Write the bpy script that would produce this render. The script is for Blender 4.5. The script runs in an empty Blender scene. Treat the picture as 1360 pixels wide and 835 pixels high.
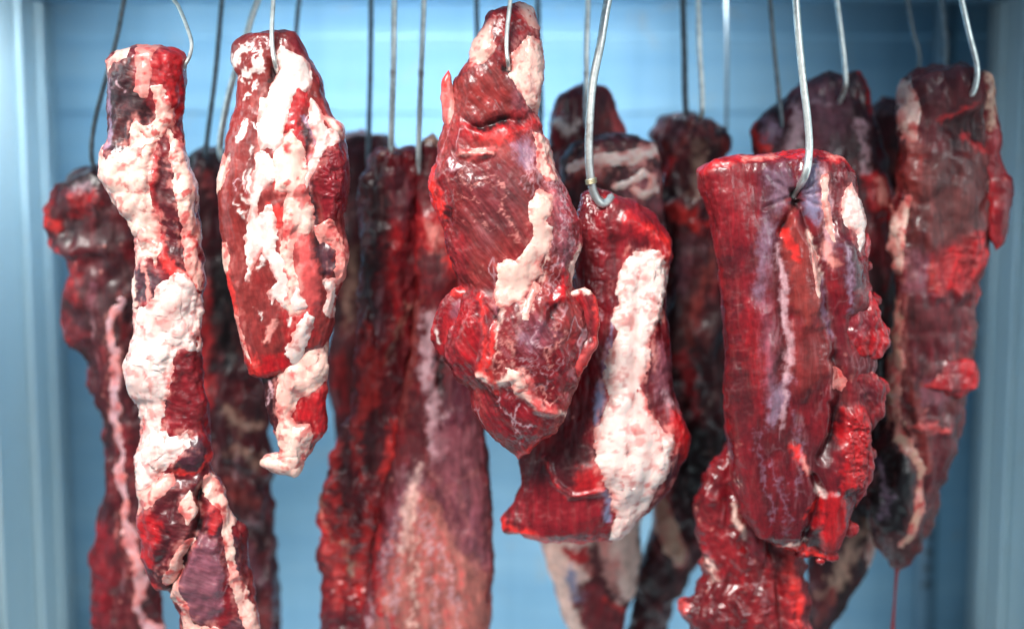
import bpy, math, random
import numpy as np

# ------------------------------------------------------------------ camera, world, light
SC = bpy.context.scene
COL = SC.collection
PX = 0.001            # metres per photograph pixel on the plane in focus
DIST = 1.8            # camera to that plane
CX, CY = 680.0, 417.5
PITCH = math.radians(6.5)   # the camera looks slightly down

cam = bpy.data.cameras.new('camera')
cam_o = bpy.data.objects.new('camera', cam)
COL.objects.link(cam_o)
cam_o.location = (0, -DIST * math.cos(PITCH), DIST * math.sin(PITCH))
cam_o.rotation_euler = (math.pi / 2 - PITCH, 0, 0)
cam.sensor_width = 36
cam.lens = 36 * DIST / 1.36
cam.clip_end = 60
cam.dof.use_dof = True
cam.dof.focus_distance = DIST - 0.038
cam.dof.aperture_fstop = 1.0
SC.camera = cam_o

world = bpy.data.worlds.new('World')
SC.world = world
world.use_nodes = True
bg = world.node_tree.nodes['Background']
bg.inputs[0].default_value = (0.62, 0.76, 0.95, 1)
bg.inputs[1].default_value = 0.23

def area(name, loc, target, size, energy, col, sy=None):
    l = bpy.data.lights.new(name, 'AREA')
    l.energy = energy; l.color = col; l.size = size
    if sy: l.shape = 'RECTANGLE'; l.size_y = sy
    o = bpy.data.objects.new(name, l); COL.objects.link(o)
    from mathutils import Vector
    d = Vector(target) - Vector(loc)
    o.location = loc; o.rotation_euler = d.to_track_quat('-Z', 'Y').to_euler()
    return o
area('window_light', (-0.9, -1.75, 2.05), (0, 0, 0.0), 1.0, 206, (1.0, 0.975, 0.94))
area('shop_light', (1.5, -2.4, 0.7), (-0.5, 0.3, -0.1), 0.8, 20, (0.93, 0.97, 1.0))
area('cabinet_light', (-0.22, 0.40, 0.475), (-0.22, 0.80, 0.27), 1.2, 10.5, (0.85, 0.945, 1.0), 0.10)
area('wall_fill_low', (0.0, 0.60, -0.86), (0.0, 0.80, -0.40), 1.5, 2.0, (0.88, 0.96, 1.0), 0.08)  # unseen fill lamp, added to brighten the lower back wall

SC.view_settings.view_transform = 'Standard'
SC.view_settings.look = 'None'
SC.view_settings.gamma = 1
SC.view_settings.exposure = 0.0
SC.cycles.max_bounces = 6
SC.cycles.diffuse_bounces = 3
SC.cycles.use_denoising = True

# ------------------------------------------------------------------ noise in numpy
_rs = np.random.RandomState(7)
_perm = _rs.permutation(512).astype(np.int64)
_grad = _rs.normal(size=(512, 3)); _grad /= np.linalg.norm(_grad, axis=1)[:, None]
_jit = _rs.rand(512, 3)

def _h(i, j, k):
    return _perm[(_perm[(_perm[i & 511] + j) & 511] + k) & 511]

def perlin(p):
    f = np.floor(p); i = f.astype(np.int64); t = p - f
    u = t * t * t * (t * (t * 6 - 15) + 10)
    r = 0
    for a in (0, 1):
        wa = u[:, 0] if a else 1 - u[:, 0]
        for b in (0, 1):
            wb = u[:, 1] if b else 1 - u[:, 1]
            for c in (0, 1):
                wc = u[:, 2] if c else 1 - u[:, 2]
                g = _grad[_h(i[:, 0] + a, i[:, 1] + b, i[:, 2] + c)]
                d = t - np.array([a, b, c])
                r = r + wa * wb * wc * (g * d).sum(1)
    return r * 1.5

def fbm(p, scale, octv=3, seed=0.0, gain=0.5):
    q = p / scale + seed * 13.37 + 0.31
    r = 0; a = 1
    for o in range(octv):
        r = r + a * perlin(q); q = q * 2.03 + 5.1; a *= gain
    return r

def worley(p, scale, seed=0.0):
    q = p / scale + seed * 7.77
    f = np.floor(q).astype(np.int64)
    d1 = np.full(len(q), 9.0); d2 = d1.copy()
    for a in (-1, 0, 1):
        for b in (-1, 0, 1):
            for c in (-1, 0, 1):
                g = f + np.array([a, b, c])
                pt = g + _jit[_h(g[:, 0], g[:, 1], g[:, 2])]
                d = np.sqrt(((q - pt) ** 2).sum(1))
                m = d < d1
                d2 = np.where(m, d1, np.minimum(d2, d)); d1 = np.where(m, d, d1)
    return d1, d2

def sstep(a, b, x):
    t = np.clip((x - a) / (b - a + 1e-9), 0, 1)
    return t * t * (3 - 2 * t)

# ------------------------------------------------------------------ shapes drawn on a cut of meat (signed distance, + inside)
def sd_stroke(q, pts, w):
    pts = np.array(pts, float)
    ws = np.interp(np.arange(len(pts)), np.linspace(0, len(pts) - 1, len(w)), w) if hasattr(w, '__len__') else np.full(len(pts), float(w))
    best = np.full(len(q), -1e9)
    for i in range(len(pts) - 1):
        a, b = pts[i], pts[i + 1]; ab = b - a
        t = np.clip(((q - a) @ ab) / (ab @ ab + 1e-9), 0, 1)
        d = np.hypot(*(q - a - t[:, None] * ab).T)
        best = np.maximum(best, (ws[i] + (ws[i + 1] - ws[i]) * t) * 0.5 - d)
    return best

def sd_poly(q, pts):
    pts = np.array(pts, float)
    d = np.full(len(q), 1e9); ins = np.zeros(len(q), bool)
    for i in range(len(pts)):
        a, b = pts[i], pts[(i + 1) % len(pts)]; ab = b - a
        t = np.clip(((q - a) @ ab) / (ab @ ab + 1e-9), 0, 1)
        d = np.minimum(d, np.hypot(*(q - a - t[:, None] * ab).T))
        c = (a[1] > q[:, 1]) != (b[1] > q[:, 1])
        with np.errstate(divide='ignore', invalid='ignore'):
            ins ^= c & (q[:, 0] < (b[0] - a[0]) * (q[:, 1] - a[1]) / (b[1] - a[1]) + a[0])
    return np.where(ins, d, -d)

def lin(r, g, b):
    f = lambda c: (c / 255 / 12.92) if c < 11 else ((c / 255 + 0.055) / 1.055) ** 2.4
    return np.array([f(r), f(g), f(b)])

PAL = dict(
    red=lin(170, 22, 28), bright=lin(208, 44, 40), deep=lin(120, 19, 28), maroon=lin(84, 17, 25), dark=lin(50, 15, 21),
    black=lin(24, 9, 12), brown=lin(82, 35, 34), plum=lin(74, 33, 44), veil=lin(164, 98, 88), veil2=lin(116, 58, 66), rust=lin(126, 42, 38), face=lin(136, 44, 42),
    silver=lin(142, 112, 132), skin=lin(186, 146, 152), blue=lin(124, 122, 150),
    white=lin(228, 207, 199), cream=lin(228, 190, 176), pink=lin(216, 138, 128), rose=lin(190, 74, 72), tan=lin(200, 158, 136), mauve=lin(128, 74, 86))

# ------------------------------------------------------------------ meshes
def mesh_obj(name, co, faces, mat, parent=None, smooth=True, loc=None):
    me = bpy.data.meshes.new(name)
    me.from_pydata([], [], []) if False else None
    co = np.asarray(co, np.float32); faces = np.asarray(faces, np.int32)
    n = faces.shape[1]
    me.vertices.add(len(co)); me.vertices.foreach_set('co', co.ravel())
    me.loops.add(faces.size); me.loops.foreach_set('vertex_index', faces.ravel())
    me.polygons.add(len(faces)); me.polygons.foreach_set('loop_start', np.arange(len(faces), dtype=np.int32) * n)
    if smooth: me.polygons.foreach_set('use_smooth', np.ones(len(faces), bool))
    me.update(calc_edges=True)
    if mat: me.materials.append(mat)
    o = bpy.data.objects.new(name, me); COL.objects.link(o)
    if parent: o.parent = parent
    if loc is not None: o.location = loc
    return o

def set_col(o, rgb, fib=None):
    me = o.data
    a = me.attributes.new('tissue', 'FLOAT_COLOR', 'POINT')
    a.data.foreach_set('color', np.concatenate([rgb, np.ones((len(rgb), 1))], 1).astype(np.float32).ravel())
    if fib is not None:
        b = me.attributes.new('fibre', 'FLOAT', 'POINT')
        b.data.foreach_set('value', fib.astype(np.float32))

def tag(o, label=None, cat=None, group=None, kind=None):
    if label: o['label'] = label
    if cat: o['category'] = cat
    if group: o['group'] = group
    if kind: o['kind'] = kind
    return o

def empty(name, loc):
    o = bpy.data.objects.new(name, None); COL.objects.link(o); o.location = loc
    o.empty_display_size = 0.05
    return o

def to_world(q, dz, depth):
    """Pixel positions on the upright plane at a depth behind the plane in focus, dz pixels further away."""
    sp, cp = math.sin(PITCH), math.cos(PITCH)
    u = (q[:, 0] - CX) * PX / DIST; v = (CY - q[:, 1]) * PX / DIST
    dy = cp + v * sp; dzz = -sp + v * cp
    t = (depth + DIST * cp) / dy
    k = (DIST + depth) / DIST * PX
    return np.stack([u * t, depth + dz * k, DIST * sp + dzz * t], 1)

# ------------------------------------------------------------------ materials
class N:
    def __init__(s, name):
        s.m = bpy.data.materials.new(name); s.m.use_nodes = True
        s.t = s.m.node_tree; s.t.nodes.clear()
        s.out = s.n('ShaderNodeOutputMaterial'); s.p = s.n('ShaderNodeBsdfPrincipled')
        s.l(s.p.outputs[0], s.out.inputs[0])
    def n(s, typ, **kw):
        x = s.t.nodes.new(typ)
        for k, v in kw.items():
            if k.startswith('i_'):
                key = k[2:]
                key = int(key) if key.isdigit() else key.replace('_', ' ')
                x.inputs[key].default_value = v
            else: setattr(x, k, v)
        return x
    def l(s, a, b): s.t.links.new(a, b)
    def noise(s, vec, scale, detail=3, rough=0.55, dist=0.0):
        x = s.n('ShaderNodeTexNoise', i_Scale=scale, i_Detail=detail, i_Roughness=rough, i_Distortion=dist)
        s.l(vec, x.inputs['Vector']); return x.outputs[0]
    def ramp(s, v, lo, hi, a=0.0, b=1.0):
        x = s.n('ShaderNodeMapRange', i_1=lo, i_2=hi, i_3=a, i_4=b); s.l(v, x.inputs[0]); return x.outputs[0]
    def math(s, op, a, b=None):
        x = s.n('ShaderNodeMath', operation=op)
        for i, v in enumerate((a, b)):
            if v is None: continue
            if isinstance(v, (int, float)): x.inputs[i].default_value = v
            else: s.l(v, x.inputs[i])
        return x.outputs[0]
    def mix(s, fac, a, b, mode='MIX'):
        x = s.n('ShaderNodeMix', data_type='RGBA', blend_type=mode)
        for sock, v in ((x.inputs[0], fac), (x.inputs[6], a), (x.inputs[7], b)):
            if hasattr(v, 'links'): s.l(v, sock)
            elif isinstance(v, (int, float)): sock.default_value = v
            else: sock.default_value = (*v, 1)
        return x.outputs[2]

def muscle_material(name, ang=0.0, fibre=1.0, gloss=1.0):
    """Raw lean meat: the tissue colour of each spot, fibres running at an angle, wet skin."""
    k = N(name)
    tc = k.n('ShaderNodeTexCoord'); mp = k.n('ShaderNodeMapping')
    mp.inputs['Rotation'].default_value = (0, math.radians(ang), 0)
    wob = k.noise(tc.outputs['Object'], 14, 2)
    wv = k.n('ShaderNodeVectorMath', operation='SCALE'); wv.inputs[3].default_value = 0.02
    cw = k.n('ShaderNodeCombineXYZ'); k.l(wob, cw.inputs[0]); k.l(wob, cw.inputs[2])
    k.l(cw.outputs[0], wv.inputs[0])
    ad = k.n('ShaderNodeVectorMath', operation='ADD'); k.l(tc.outputs['Object'], ad.inputs[0]); k.l(wv.outputs[0], ad.inputs[1])
    k.l(ad.outputs[0], mp.inputs['Vector'])
    st = k.n('ShaderNodeVectorMath', operation='MULTIPLY'); st.inputs[1].default_value = (1, 1, 0.09)
    k.l(mp.outputs[0], st.inputs[0])
    fib = k.noise(st.outputs[0], 330, 3, 0.6)
    fib2 = k.noise(st.outputs[0], 110, 3, 0.6)
    fine = k.noise(tc.outputs['Object'], 420, 4, 0.65)
    mid = k.noise(tc.outputs['Object'], 75, 4, 0.6)
    at = k.n('ShaderNodeAttribute', attribute_name='tissue'); af = k.n('ShaderNodeAttribute', attribute_name='fibre')
    f = k.math('MULTIPLY', af.outputs['Fac'], fibre)
    dk = k.mix(k.math('MULTIPLY', k.ramp(fib, 0.42, 0.62), k.math('MULTIPLY', f, 0.55)), at.outputs['Color'],
               k.mix(1.0, at.outputs['Color'], (0.42, 0.30, 0.34), 'MULTIPLY'))
    lt = k.mix(k.math('MULTIPLY', k.ramp(fib2, 0.56, 0.78), k.math('MULTIPLY', f, 0.28)), dk, (0.42, 0.13, 0.12))
    sp = k.mix(k.math('MULTIPLY', k.ramp(fine, 0.5, 0.75), 0.22), lt, k.mix(1.0, lt, (0.45, 0.36, 0.40), 'MULTIPLY'))
    br = k.mix(k.math('MULTIPLY', k.ramp(mid, 0.55, 0.75), 0.25), sp, k.mix(1.0, sp, (1.9, 1.35, 1.3), 'MULTIPLY'))
    k.l(br, k.p.inputs['Base Color'])
    wet = k.noise(tc.outputs['Object'], 13, 3, 0.5)
    k.l(k.ramp(wet, 0.38, 0.62, 0.56 / gloss, 0.29 / gloss), k.p.inputs['Roughness'])
    k.p.inputs['Specular IOR Level'].default_value = 0.42
    k.l(k.ramp(wet, 0.40, 0.62, 0.02, 0.50 * gloss), k.p.inputs['Coat Weight'])
    k.p.inputs['Coat Roughness'].default_value = 0.20
    k.p.inputs['Subsurface Weight'].default_value = 0.12
    k.p.inputs['Subsurface Radius'].default_value = (1.0, 0.12, 0.08)
    k.p.inputs['Subsurface Scale'].default_value = 0.002
    hgt = k.math('ADD', k.math('ADD', k.math('MULTIPLY', k.math('MULTIPLY', fib, f), 0.9), k.math('MULTIPLY', fib2, 0.8)),
                 k.math('ADD', k.math('MULTIPLY', fine, 0.16), k.math('MULTIPLY', mid, 0.5)))
    bp = k.n('ShaderNodeBump', i_Strength=0.45, i_Distance=0.0017); k.l(hgt, bp.inputs['Height'])
    k.l(bp.outputs[0], k.p.inputs['Normal'])
    bc = k.n('ShaderNodeBump', i_Strength=0.25, i_Distance=0.0014); k.l(k.math('ADD', k.math('MULTIPLY', fib2, k.math('MULTIPLY', f, 0.8)), mid), bc.inputs['Height']); k.l(bc.outputs[0], k.p.inputs['Coat Normal'])
    return k.m

def fat_material(name):
    k = N(name)
    tc = k.n('ShaderNodeTexCoord')
    at = k.n('ShaderNodeAttribute', attribute_name='tissue')
    fine = k.noise(tc.outputs['Object'], 300, 4, 0.6); fs = k.n('ShaderNodeVectorMath', operation='MULTIPLY'); fs.inputs[1].default_value = (1, 1, 0.45); k.l(tc.outputs['Object'], fs.inputs[0])
    mid = k.noise(fs.outputs[0], 48, 4, 0.55, 0.5)
    c = k.mix(k.math('MULTIPLY', k.ramp(mid, 0.52, 0.74), 0.30), at.outputs['Color'], (0.66, 0.24, 0.19))
    c = k.mix(k.math('MULTIPLY', k.ramp(fine, 0.52, 0.75), 0.15), c, (0.78, 0.48, 0.40))
    k.l(c, k.p.inputs['Base Color'])
    k.p.inputs['Roughness'].default_value = 0.36
    k.p.inputs['Specular IOR Level'].default_value = 0.4
    k.p.inputs['Coat Weight'].default_value = 0.25; k.p.inputs['Coat Roughness'].default_value = 0.15
    k.p.inputs['Subsurface Weight'].default_value = 0.55
    k.p.inputs['Subsurface Radius'].default_value = (1.0, 0.42, 0.30)
    k.p.inputs['Subsurface Scale'].default_value = 0.004
    h = k.math('ADD', k.math('MULTIPLY', mid, 1.0), k.math('MULTIPLY', fine, 0.12))
    bp = k.n('ShaderNodeBump', i_Strength=0.6, i_Distance=0.002); k.l(h, bp.inputs['Height'])
    k.l(bp.outputs[0], k.p.inputs['Normal'])
    return k.m

FAT = fat_material('raw_fat')

# ------------------------------------------------------------------ a cut of meat
def P(col, pts, soft=5, h=0, wob=5, a=1.0, hw=None, fib=None, rib=None): return dict(c=col, p=pts, w=None, soft=soft, h=h, wob=wob, a=a, hw=hw, fib=fib, rib=rib)
def S(col, pts, w=6, soft=3, h=0, wob=4, a=1.0, hw=None, fib=None): return dict(c=col, p=pts, w=w, soft=soft, h=h, wob=wob, a=a, hw=hw, fib=fib, rib=None)
def F(pts, H=7, lob=15, wob=6, pink=0.35, col='white', w=None, soft=10, label=None): return dict(p=pts, H=H, lob=lob, wob=wob, pink=pink, c=col, w=w, soft=soft, label=label)

def inside(q, p, w, wobv, warp, pad=22):
    """Signed distance to a drawn shape; far-away vertices are skipped."""
    a = np.array(p, float); e = pad + 3 * wobv + (0 if w is None else np.max(w))
    k = (q[:, 0] > a[:, 0].min() - e) & (q[:, 0] < a[:, 0].max() + e) & (q[:, 1] > a[:, 1].min() - e) & (q[:, 1] < a[:, 1].max() + e)
    out = np.full(len(q), -99.0)
    if k.any():
        qq = q[k] + warp[k] * wobv
        out[k] = sd_poly(qq, p) if w is None else sd_stroke(qq, p, w)
    return out

def smooth1(a, n):
    if n < 1: return a
    k = np.hanning(2 * n + 3)[1:-1]; k /= k.sum()
    b = np.pad(a, (n, n), mode='edge')
    b[:n] = 2 * a[0] - a[n:0:-1]; b[-n:] = 2 * a[-1] - a[-2:-n - 2:-1]
    return np.convolve(b, k, 'valid')

def loft(L, R, T, step, sm=7, sq=0.85):
    """Rings between a left and a right edge: pixel position, depth, ring size."""
    L = [tuple(map(float, p)) for p in L]; R = [tuple(map(float, p)) for p in R]
    for A in (L, R):
        for i in range(1, len(A)):
            if A[i][1] <= A[i - 1][1]: A[i] = (A[i][0], A[i - 1][1] + 0.4)
    top = min(L[0][1], R[0][1]); bot = max(L[-1][1], R[-1][1])
    xm = 0.5 * (L[0][0] + R[0][0]); xb = 0.5 * (L[-1][0] + R[-1][0])
    L = [(xm, top - 0.5)] + L + [(xb, bot + 0.5)]; R = [(xm, top - 0.5)] + R + [(xb, bot + 0.5)]
    L, R = np.array(L), np.array(R)
    ys = np.unique(np.concatenate([np.linspace(top - 0.5, bot + 0.5, 3000), L[:, 1], R[:, 1]]))
    xl = np.interp(ys, L[:, 1], L[:, 0]); xr = np.interp(ys, R[:, 1], R[:, 0])
    ds = np.maximum(np.hypot(np.diff(ys), np.diff(xl)), np.hypot(np.diff(ys), np.diff(xr)))
    s = np.concatenate([[0], np.cumsum(ds)])
    n = max(8, int(s[-1] / step))
    t = np.linspace(0, s[-1], n + 1)
    y = np.interp(t, s, ys); a = np.interp(t, s, xl); b = np.interp(t, s, xr)
    g = max(1, int(sm / step))
    y, a, b = smooth1(y, g), smooth1(a, g), smooth1(b, g)
    w = np.maximum((b - a) / 2, 0.05)
    wr = np.percentile(w, 80)
    Th = T * np.minimum(1.15, (w / wr)) ** 0.75
    Th = smooth1(Th, max(1, int(10 / step)))
    Th = np.maximum(np.minimum(Th, T * 1.1), 0.05); Th[0] = Th[-1] = 0.05
    nf = max(10, int(2 * wr / step * 1.15)); nb = max(8, nf // 3)
    ph = np.concatenate([np.linspace(0, math.pi, nf, endpoint=False), np.linspace(math.pi, 2 * math.pi, nb, endpoint=False)])
    c, sn = np.cos(ph), np.sin(ph)
    cx = np.sign(c) * np.abs(c) ** 0.92; sz = np.sign(sn) * np.abs(sn) ** sq
    m = (a + b) / 2
    X = m[:, None] + w[:, None] * cx[None, :]
    Y = np.repeat(y[:, None], len(ph), 1)
    Z = -Th[:, None] * sz[None, :]
    return X, Y, Z, w, ph

def grid_normals(Pn):
    du = np.roll(Pn, -1, 1) - np.roll(Pn, 1, 1)
    dv = np.empty_like(Pn); dv[1:-1] = Pn[2:] - Pn[:-2]; dv[0] = Pn[1] - Pn[0]; dv[-1] = Pn[-1] - Pn[-2]
    n = np.cross(du, dv); l = np.linalg.norm(n, axis=2, keepdims=True)
    n = n / np.maximum(l, 1e-6)
    return n

def grid_faces(nv, nu):
    i, j = np.meshgrid(np.arange(nv - 1), np.arange(nu), indexing='ij')
    a = i * nu + j; b = i * nu + (j + 1) % nu
    return np.stack([a, b, b + nu, a + nu], -1).reshape(-1, 4)

def grid_cap(nv, nu):
    return None

def turned(p, deg, sc):
    """Coordinates turned in the picture plane and squeezed, so that noise runs along that direction (0 = upright)."""
    a = math.radians(deg); c, s = math.cos(a), math.sin(a)
    return np.stack([(p[:, 0] * c - p[:, 1] * s) * sc[0], (p[:, 0] * s + p[:, 1] * c) * sc[1], p[:, 2] * sc[2]], 1)

class Piece: pass

def build_piece(root, origin, name, L, R, depth, T=42, base='deep', alt='maroon', layers=(), fats=(), step=1.5, seed=1, mat=None,
                lumps=(7, 60), mids=(2.4, 26), fine=0.4, marble=0.0, dz0=0.0, sq=0.85, sm=7, edge=None, mix=0.8, label=None, tilt=0.0, ang=0.0, grain=0.9, flecks=0.5, rag=1.4, wobk=1.0):
    X, Y, Z, w, ph = loft(L, R, T, step, sm, sq)
    nv, nu = X.shape
    q = np.stack([X.ravel(), Y.ravel()], 1); z = Z.ravel()
    p3 = np.stack([q[:, 0], q[:, 1], z], 1)
    sd = seed * 1.0
    warp_s = np.stack([fbm(p3, 30, 2, sd + 3, 0.45), fbm(p3, 30, 2, sd + 9, 0.45)], 1)
    warp_f = np.stack([fbm(p3, 6.5, 2, sd + 4, 0.6), fbm(p3, 6.5, 2, sd + 8, 0.6)], 1)
    warp = np.stack([fbm(p3, 26, 3, sd + 3, 0.6), fbm(p3, 26, 3, sd + 9, 0.6)], 1) + 0.62 * warp_f
    flow = p3 + np.stack([9 * fbm(p3, 70, 2, sd + 81), 9 * fbm(p3, 70, 2, sd + 82), 0 * z], 1)
    sa = fbm(turned(flow, ang, (1, 0.10, 1)), 5.5, 2, sd + 83, 0.6)      # fine fibres
    sb = fbm(turned(flow, ang, (1, 0.16, 1)), 15, 3, sd + 84, 0.55)      # bundles
    # tissue colours
    v = sstep(-0.35, 0.35, fbm(p3 * np.array([1, 0.45, 1]), 55, 4, sd + 1, 0.6)) * mix
    rgb = PAL[base] * (1 - v[:, None]) + PAL[alt] * v[:, None]
    fib = np.ones(len(q)); hgt = np.zeros(len(q))
    if marble:
        r = 1 - np.abs(fbm(p3 * np.array([1, 0.5, 1]), 38, 3, sd + 21, 0.55)) * 3.2
        mk = sstep(0.80, 1.0, r) * sstep(0.0, 0.4, fbm(p3, 90, 2, sd + 33)) * marble
        rgb = rgb * (1 - mk[:, None]) + PAL['skin'] * mk[:, None]; fib = fib * (1 - mk)
    tone = fbm(p3, 120, 2, sd + 41) * 0.22 + fbm(p3, 16, 3, sd + 45) * 0.22
    rgb = rgb * np.clip(1 + tone, 0.4, 1.8)[:, None]
    blot = fbm(p3 * np.array([1, 0.7, 1]), 9, 3, sd + 91, 0.65)
    film = sstep(0.10, 0.55, fbm(p3, 62, 3, sd + 85)) * sstep(0.18, 0.75, sa * 0.7 + sb * 0.8) * 0.38 * min(1.0, grain)
    rgb = rgb * (1 - film[:, None]) + PAL['skin'] * 0.8 * film[:, None]
    pa = sstep(0.15, 0.6, fbm(p3, 34, 3, sd + 86, 0.6)) * 0.22           # fresh-cut redder patches
    rgb = rgb * (1 - pa[:, None]) + PAL['red'] * 0.8 * pa[:, None]
    if flecks:
        w1, w2 = worley(p3 * np.array([1, 0.7, 1]), 13, sd + 87)
        fm = sstep(0.20, 0.10, w1 + 0.12 * fbm(p3, 4, 2, sd + 88)) * sstep(0.05, 0.35, fbm(p3, 50, 2, sd + 89)) * flecks
        rgb = rgb * (1 - fm[:, None]) + PAL['pink'] * fm[:, None]
    else: fm = 0
    for ly in layers:
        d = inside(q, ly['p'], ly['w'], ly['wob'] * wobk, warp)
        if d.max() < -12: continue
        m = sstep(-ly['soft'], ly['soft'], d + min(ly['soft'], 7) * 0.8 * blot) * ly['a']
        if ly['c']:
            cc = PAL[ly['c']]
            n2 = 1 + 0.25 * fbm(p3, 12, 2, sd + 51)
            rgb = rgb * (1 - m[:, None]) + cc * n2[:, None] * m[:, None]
            pale = cc.mean() > 0.2
            fv = ly['fib'] if ly['fib'] is not None else (0.25 if pale else 1.0)
            fib = fib * (1 - m) + fv * m
        if ly['h']:
            hw = ly['hw'] or (8 if ly['w'] is None else np.max(ly['w']) * 0.5 + 1)
            dh = inside(q, ly['p'], ly['w'], ly['wob'] * wobk, warp_s)
            hgt += ly['h'] * sstep(-ly['soft'] - 2, hw, dh)
        if ly['rib']:
            an, wl, amp = ly['rib']
            rr = turned(p3 + np.stack([warp[:, 0], warp[:, 1], 0 * z], 1) * 9, an, (1, 0.22, 1))
            hgt += amp * m * (1 - 2.4 * np.abs(fbm(rr, wl, 3, sd + 71, 0.6)))
    rgb = rgb * np.clip((1 + ((0.34 * sa + 0.36 * sb) * min(1.0, 0.25 + grain * 0.75) + 0.20 * blot) * (0.25 + 0.75 * fib)), 0.3, 2.1)[:, None]
    fds = [inside(q, ft['p'], ft['w'], ft['wob'], warp_s + 0.4 * warp_f) for ft in fats]
    for fd, ft in zip(fds, fats):                      # thin fat film and marbling on the lean round each body of fat
        fm2 = sstep(-9, 3, fd + 9 * sb + 6 * blot) * sstep(-0.45, 0.35, sb + sa * 0.6 + 0.5 * blot) * (0.6 if ft['H'] > 5 else 0.3)
        ks = sstep(-0.4, 0.4, blot)[:, None]
        rgb = rgb * (1 - fm2[:, None]) + (PAL['pink'] * ks + PAL['rose'] * (1 - ks)) * fm2[:, None]
        fib = fib * (1 - 0.6 * fm2)
    # relief
    front = np.repeat((np.sin(ph) > -0.25)[None, :], nv, 0).ravel()
    ring = np.repeat(np.clip(w / 14, 0, 1)[:, None], nu, 1).ravel()
    rel = lumps[0] * fbm(p3 * np.array([1, 0.6, 1]), lumps[1], 2, sd + 5) + mids[0] * fbm(p3 * np.array([1, 0.7, 1]), mids[1], 2, sd + 6)
    relg = grain * (1.3 * sb + 0.45 * sa) + 1.2 * fm + (fine * fbm(p3, 6.5, 2, sd + 7) if fine else 0)
    rel = rel + relg
    sil = np.repeat(np.abs(np.cos(ph))[None, :] ** 3, nv, 0).ravel()
    rel = rel + rag * sil * (fbm(p3, 23, 4, sd + 90, 0.55) + 0.3)
    G = p3.reshape(nv, nu, 3)
    nrm = grid_normals(G).reshape(-1, 3)
    if nrm[(nv // 2) * nu + np.argmax(np.sin(ph))][2] > 0: nrm = -nrm
    pos = p3 + nrm * ((rel + hgt) * ring)[:, None]
    calm_pos = p3 + nrm * ((rel - relg + hgt) * ring)[:, None]      # without the grain: what fat lies on
    if edge:
        e = 1 - np.abs(np.sin(np.repeat(ph[None, :], nv, 0).ravel()))
        em = sstep(edge[1], 1.05, e - 0.1 + 0.42 * fbm(p3, 20, 3, sd + 61, 0.6)) * edge[2] * sstep(-0.3, 0.25, fbm(p3, 48, 2, sd + 62))
        rgb = rgb * (1 - em[:, None]) + PAL[edge[0]] * em[:, None]
    G = pos.reshape(nv, nu, 3)
    nrm = grid_normals(G).reshape(-1, 3)
    if nrm[(nv // 2) * nu + np.argmax(np.sin(ph))][2] > 0: nrm = -nrm
    def W(p): return to_world(p[:, :2], p[:, 2] + dz0 + tilt * (p[:, 1] - CY), depth) - np.array(origin)
    faces = grid_faces(nv, nu)
    o = mesh_obj(name, W(pos), faces, mat, root)
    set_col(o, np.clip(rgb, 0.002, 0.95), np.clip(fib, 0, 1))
    if label: o['label'] = label
    # fat: lumpy bodies of their own that lie on the lean
    phg = np.repeat(ph[None, :], nv, 0).ravel()
    back = np.maximum(0, -np.sin(phg) - 0.15) * 60
    for fi, ft in enumerate(fats):
        d = fds[fi] + 1.3 * blot - back
        keep = d > -4.5
        if keep.sum() < 12: continue
        fk = faces[keep[faces].all(1)]
        if len(fk) < 6: continue
        ids, inv = np.unique(fk.ravel(), return_inverse=True)
        pp = p3[ids]; dd = d[ids]
        wv = np.stack([warp[ids, 0], warp[ids, 1], warp[ids, 0]], 1)
        L0 = ft['lob'] * (1.0 + 0.35 * fbm(pp, 60, 1, sd + fi + 30))[:, None]
        wv = np.stack([fbm(pp, 24, 1, sd + 3), fbm(pp, 24, 1, sd + 9), 0 * dd], 1)
        w1, w2 = worley(pp * np.array([1, 0.72, 1]) + 9 * wv, ft['lob'], sd + fi)
        u1, u2 = worley(pp * np.array([1, 0.8, 1]) + 3 * wv, ft['lob'] * 0.40, sd + fi + 4)
        up = sstep(-1.0, ft['soft'], dd)
        calm = sstep(-0.35, 0.35, fbm(pp, 38, 2, sd + fi + 31))           # lobed in places, smooth sheet in others
        bump = (1 - np.clip(w1, 0, 1) ** 2) * (0.04 + 0.26 * calm) + (1 - np.clip(u1, 0, 1) ** 2) * 0.07 * calm + 0.72 * fbm(pp * np.array([1, 0.5, 1]), 34, 2, sd + fi + 15, 0.42)
        hh = np.where(dd > 0, 0.7 + 0.8 * ft['H'] * up * (0.42 + bump) * np.clip(0.5 + dd / 22, 0, 1.3), dd * 0.6 + 0.7)
        lay = sstep(0, 7, dd)[:, None]
        po = pos[ids] * (1 - lay) + calm_pos[ids] * lay + nrm[ids] * (hh * np.clip(ring[ids] * 1.2, 0, 1))[:, None]
        crev = (1 - sstep(0.0, 0.16, w2 - w1)) * calm
        st = sstep(-0.1, 0.45, fbm(pp * np.array([1, 0.6, 1]), 42, 4, sd + fi + 17, 0.6))
        edgep = (1 - sstep(0, 6, dd)) * sstep(-0.2, 0.3, fbm(pp, 22, 2, sd + fi + 32))
        k1 = np.clip(ft['pink'] * (0.8 * crev + 0.95 * st) + edgep * 0.6, 0, 1)
        c = PAL[ft['c']] * (1 - k1[:, None]) + PAL['pink'] * k1[:, None]
        k2 = np.clip(sstep(0.22, 0.62, fbm(pp, 19, 3, sd + fi + 19, 0.6)) * ft['pink'] * 1.7 + edgep * 0.45, 0, 0.85)
        c = c * (1 - k2[:, None]) + PAL['rose'] * k2[:, None]
        k3 = sstep(0.40, 0.66, fbm(pp, 15, 3, sd + fi + 33, 0.6)) * min(1, ft['pink'] * 2.0) * 0.8
        c = c * (1 - k3[:, None]) + PAL['red'] * k3[:, None]
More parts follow.
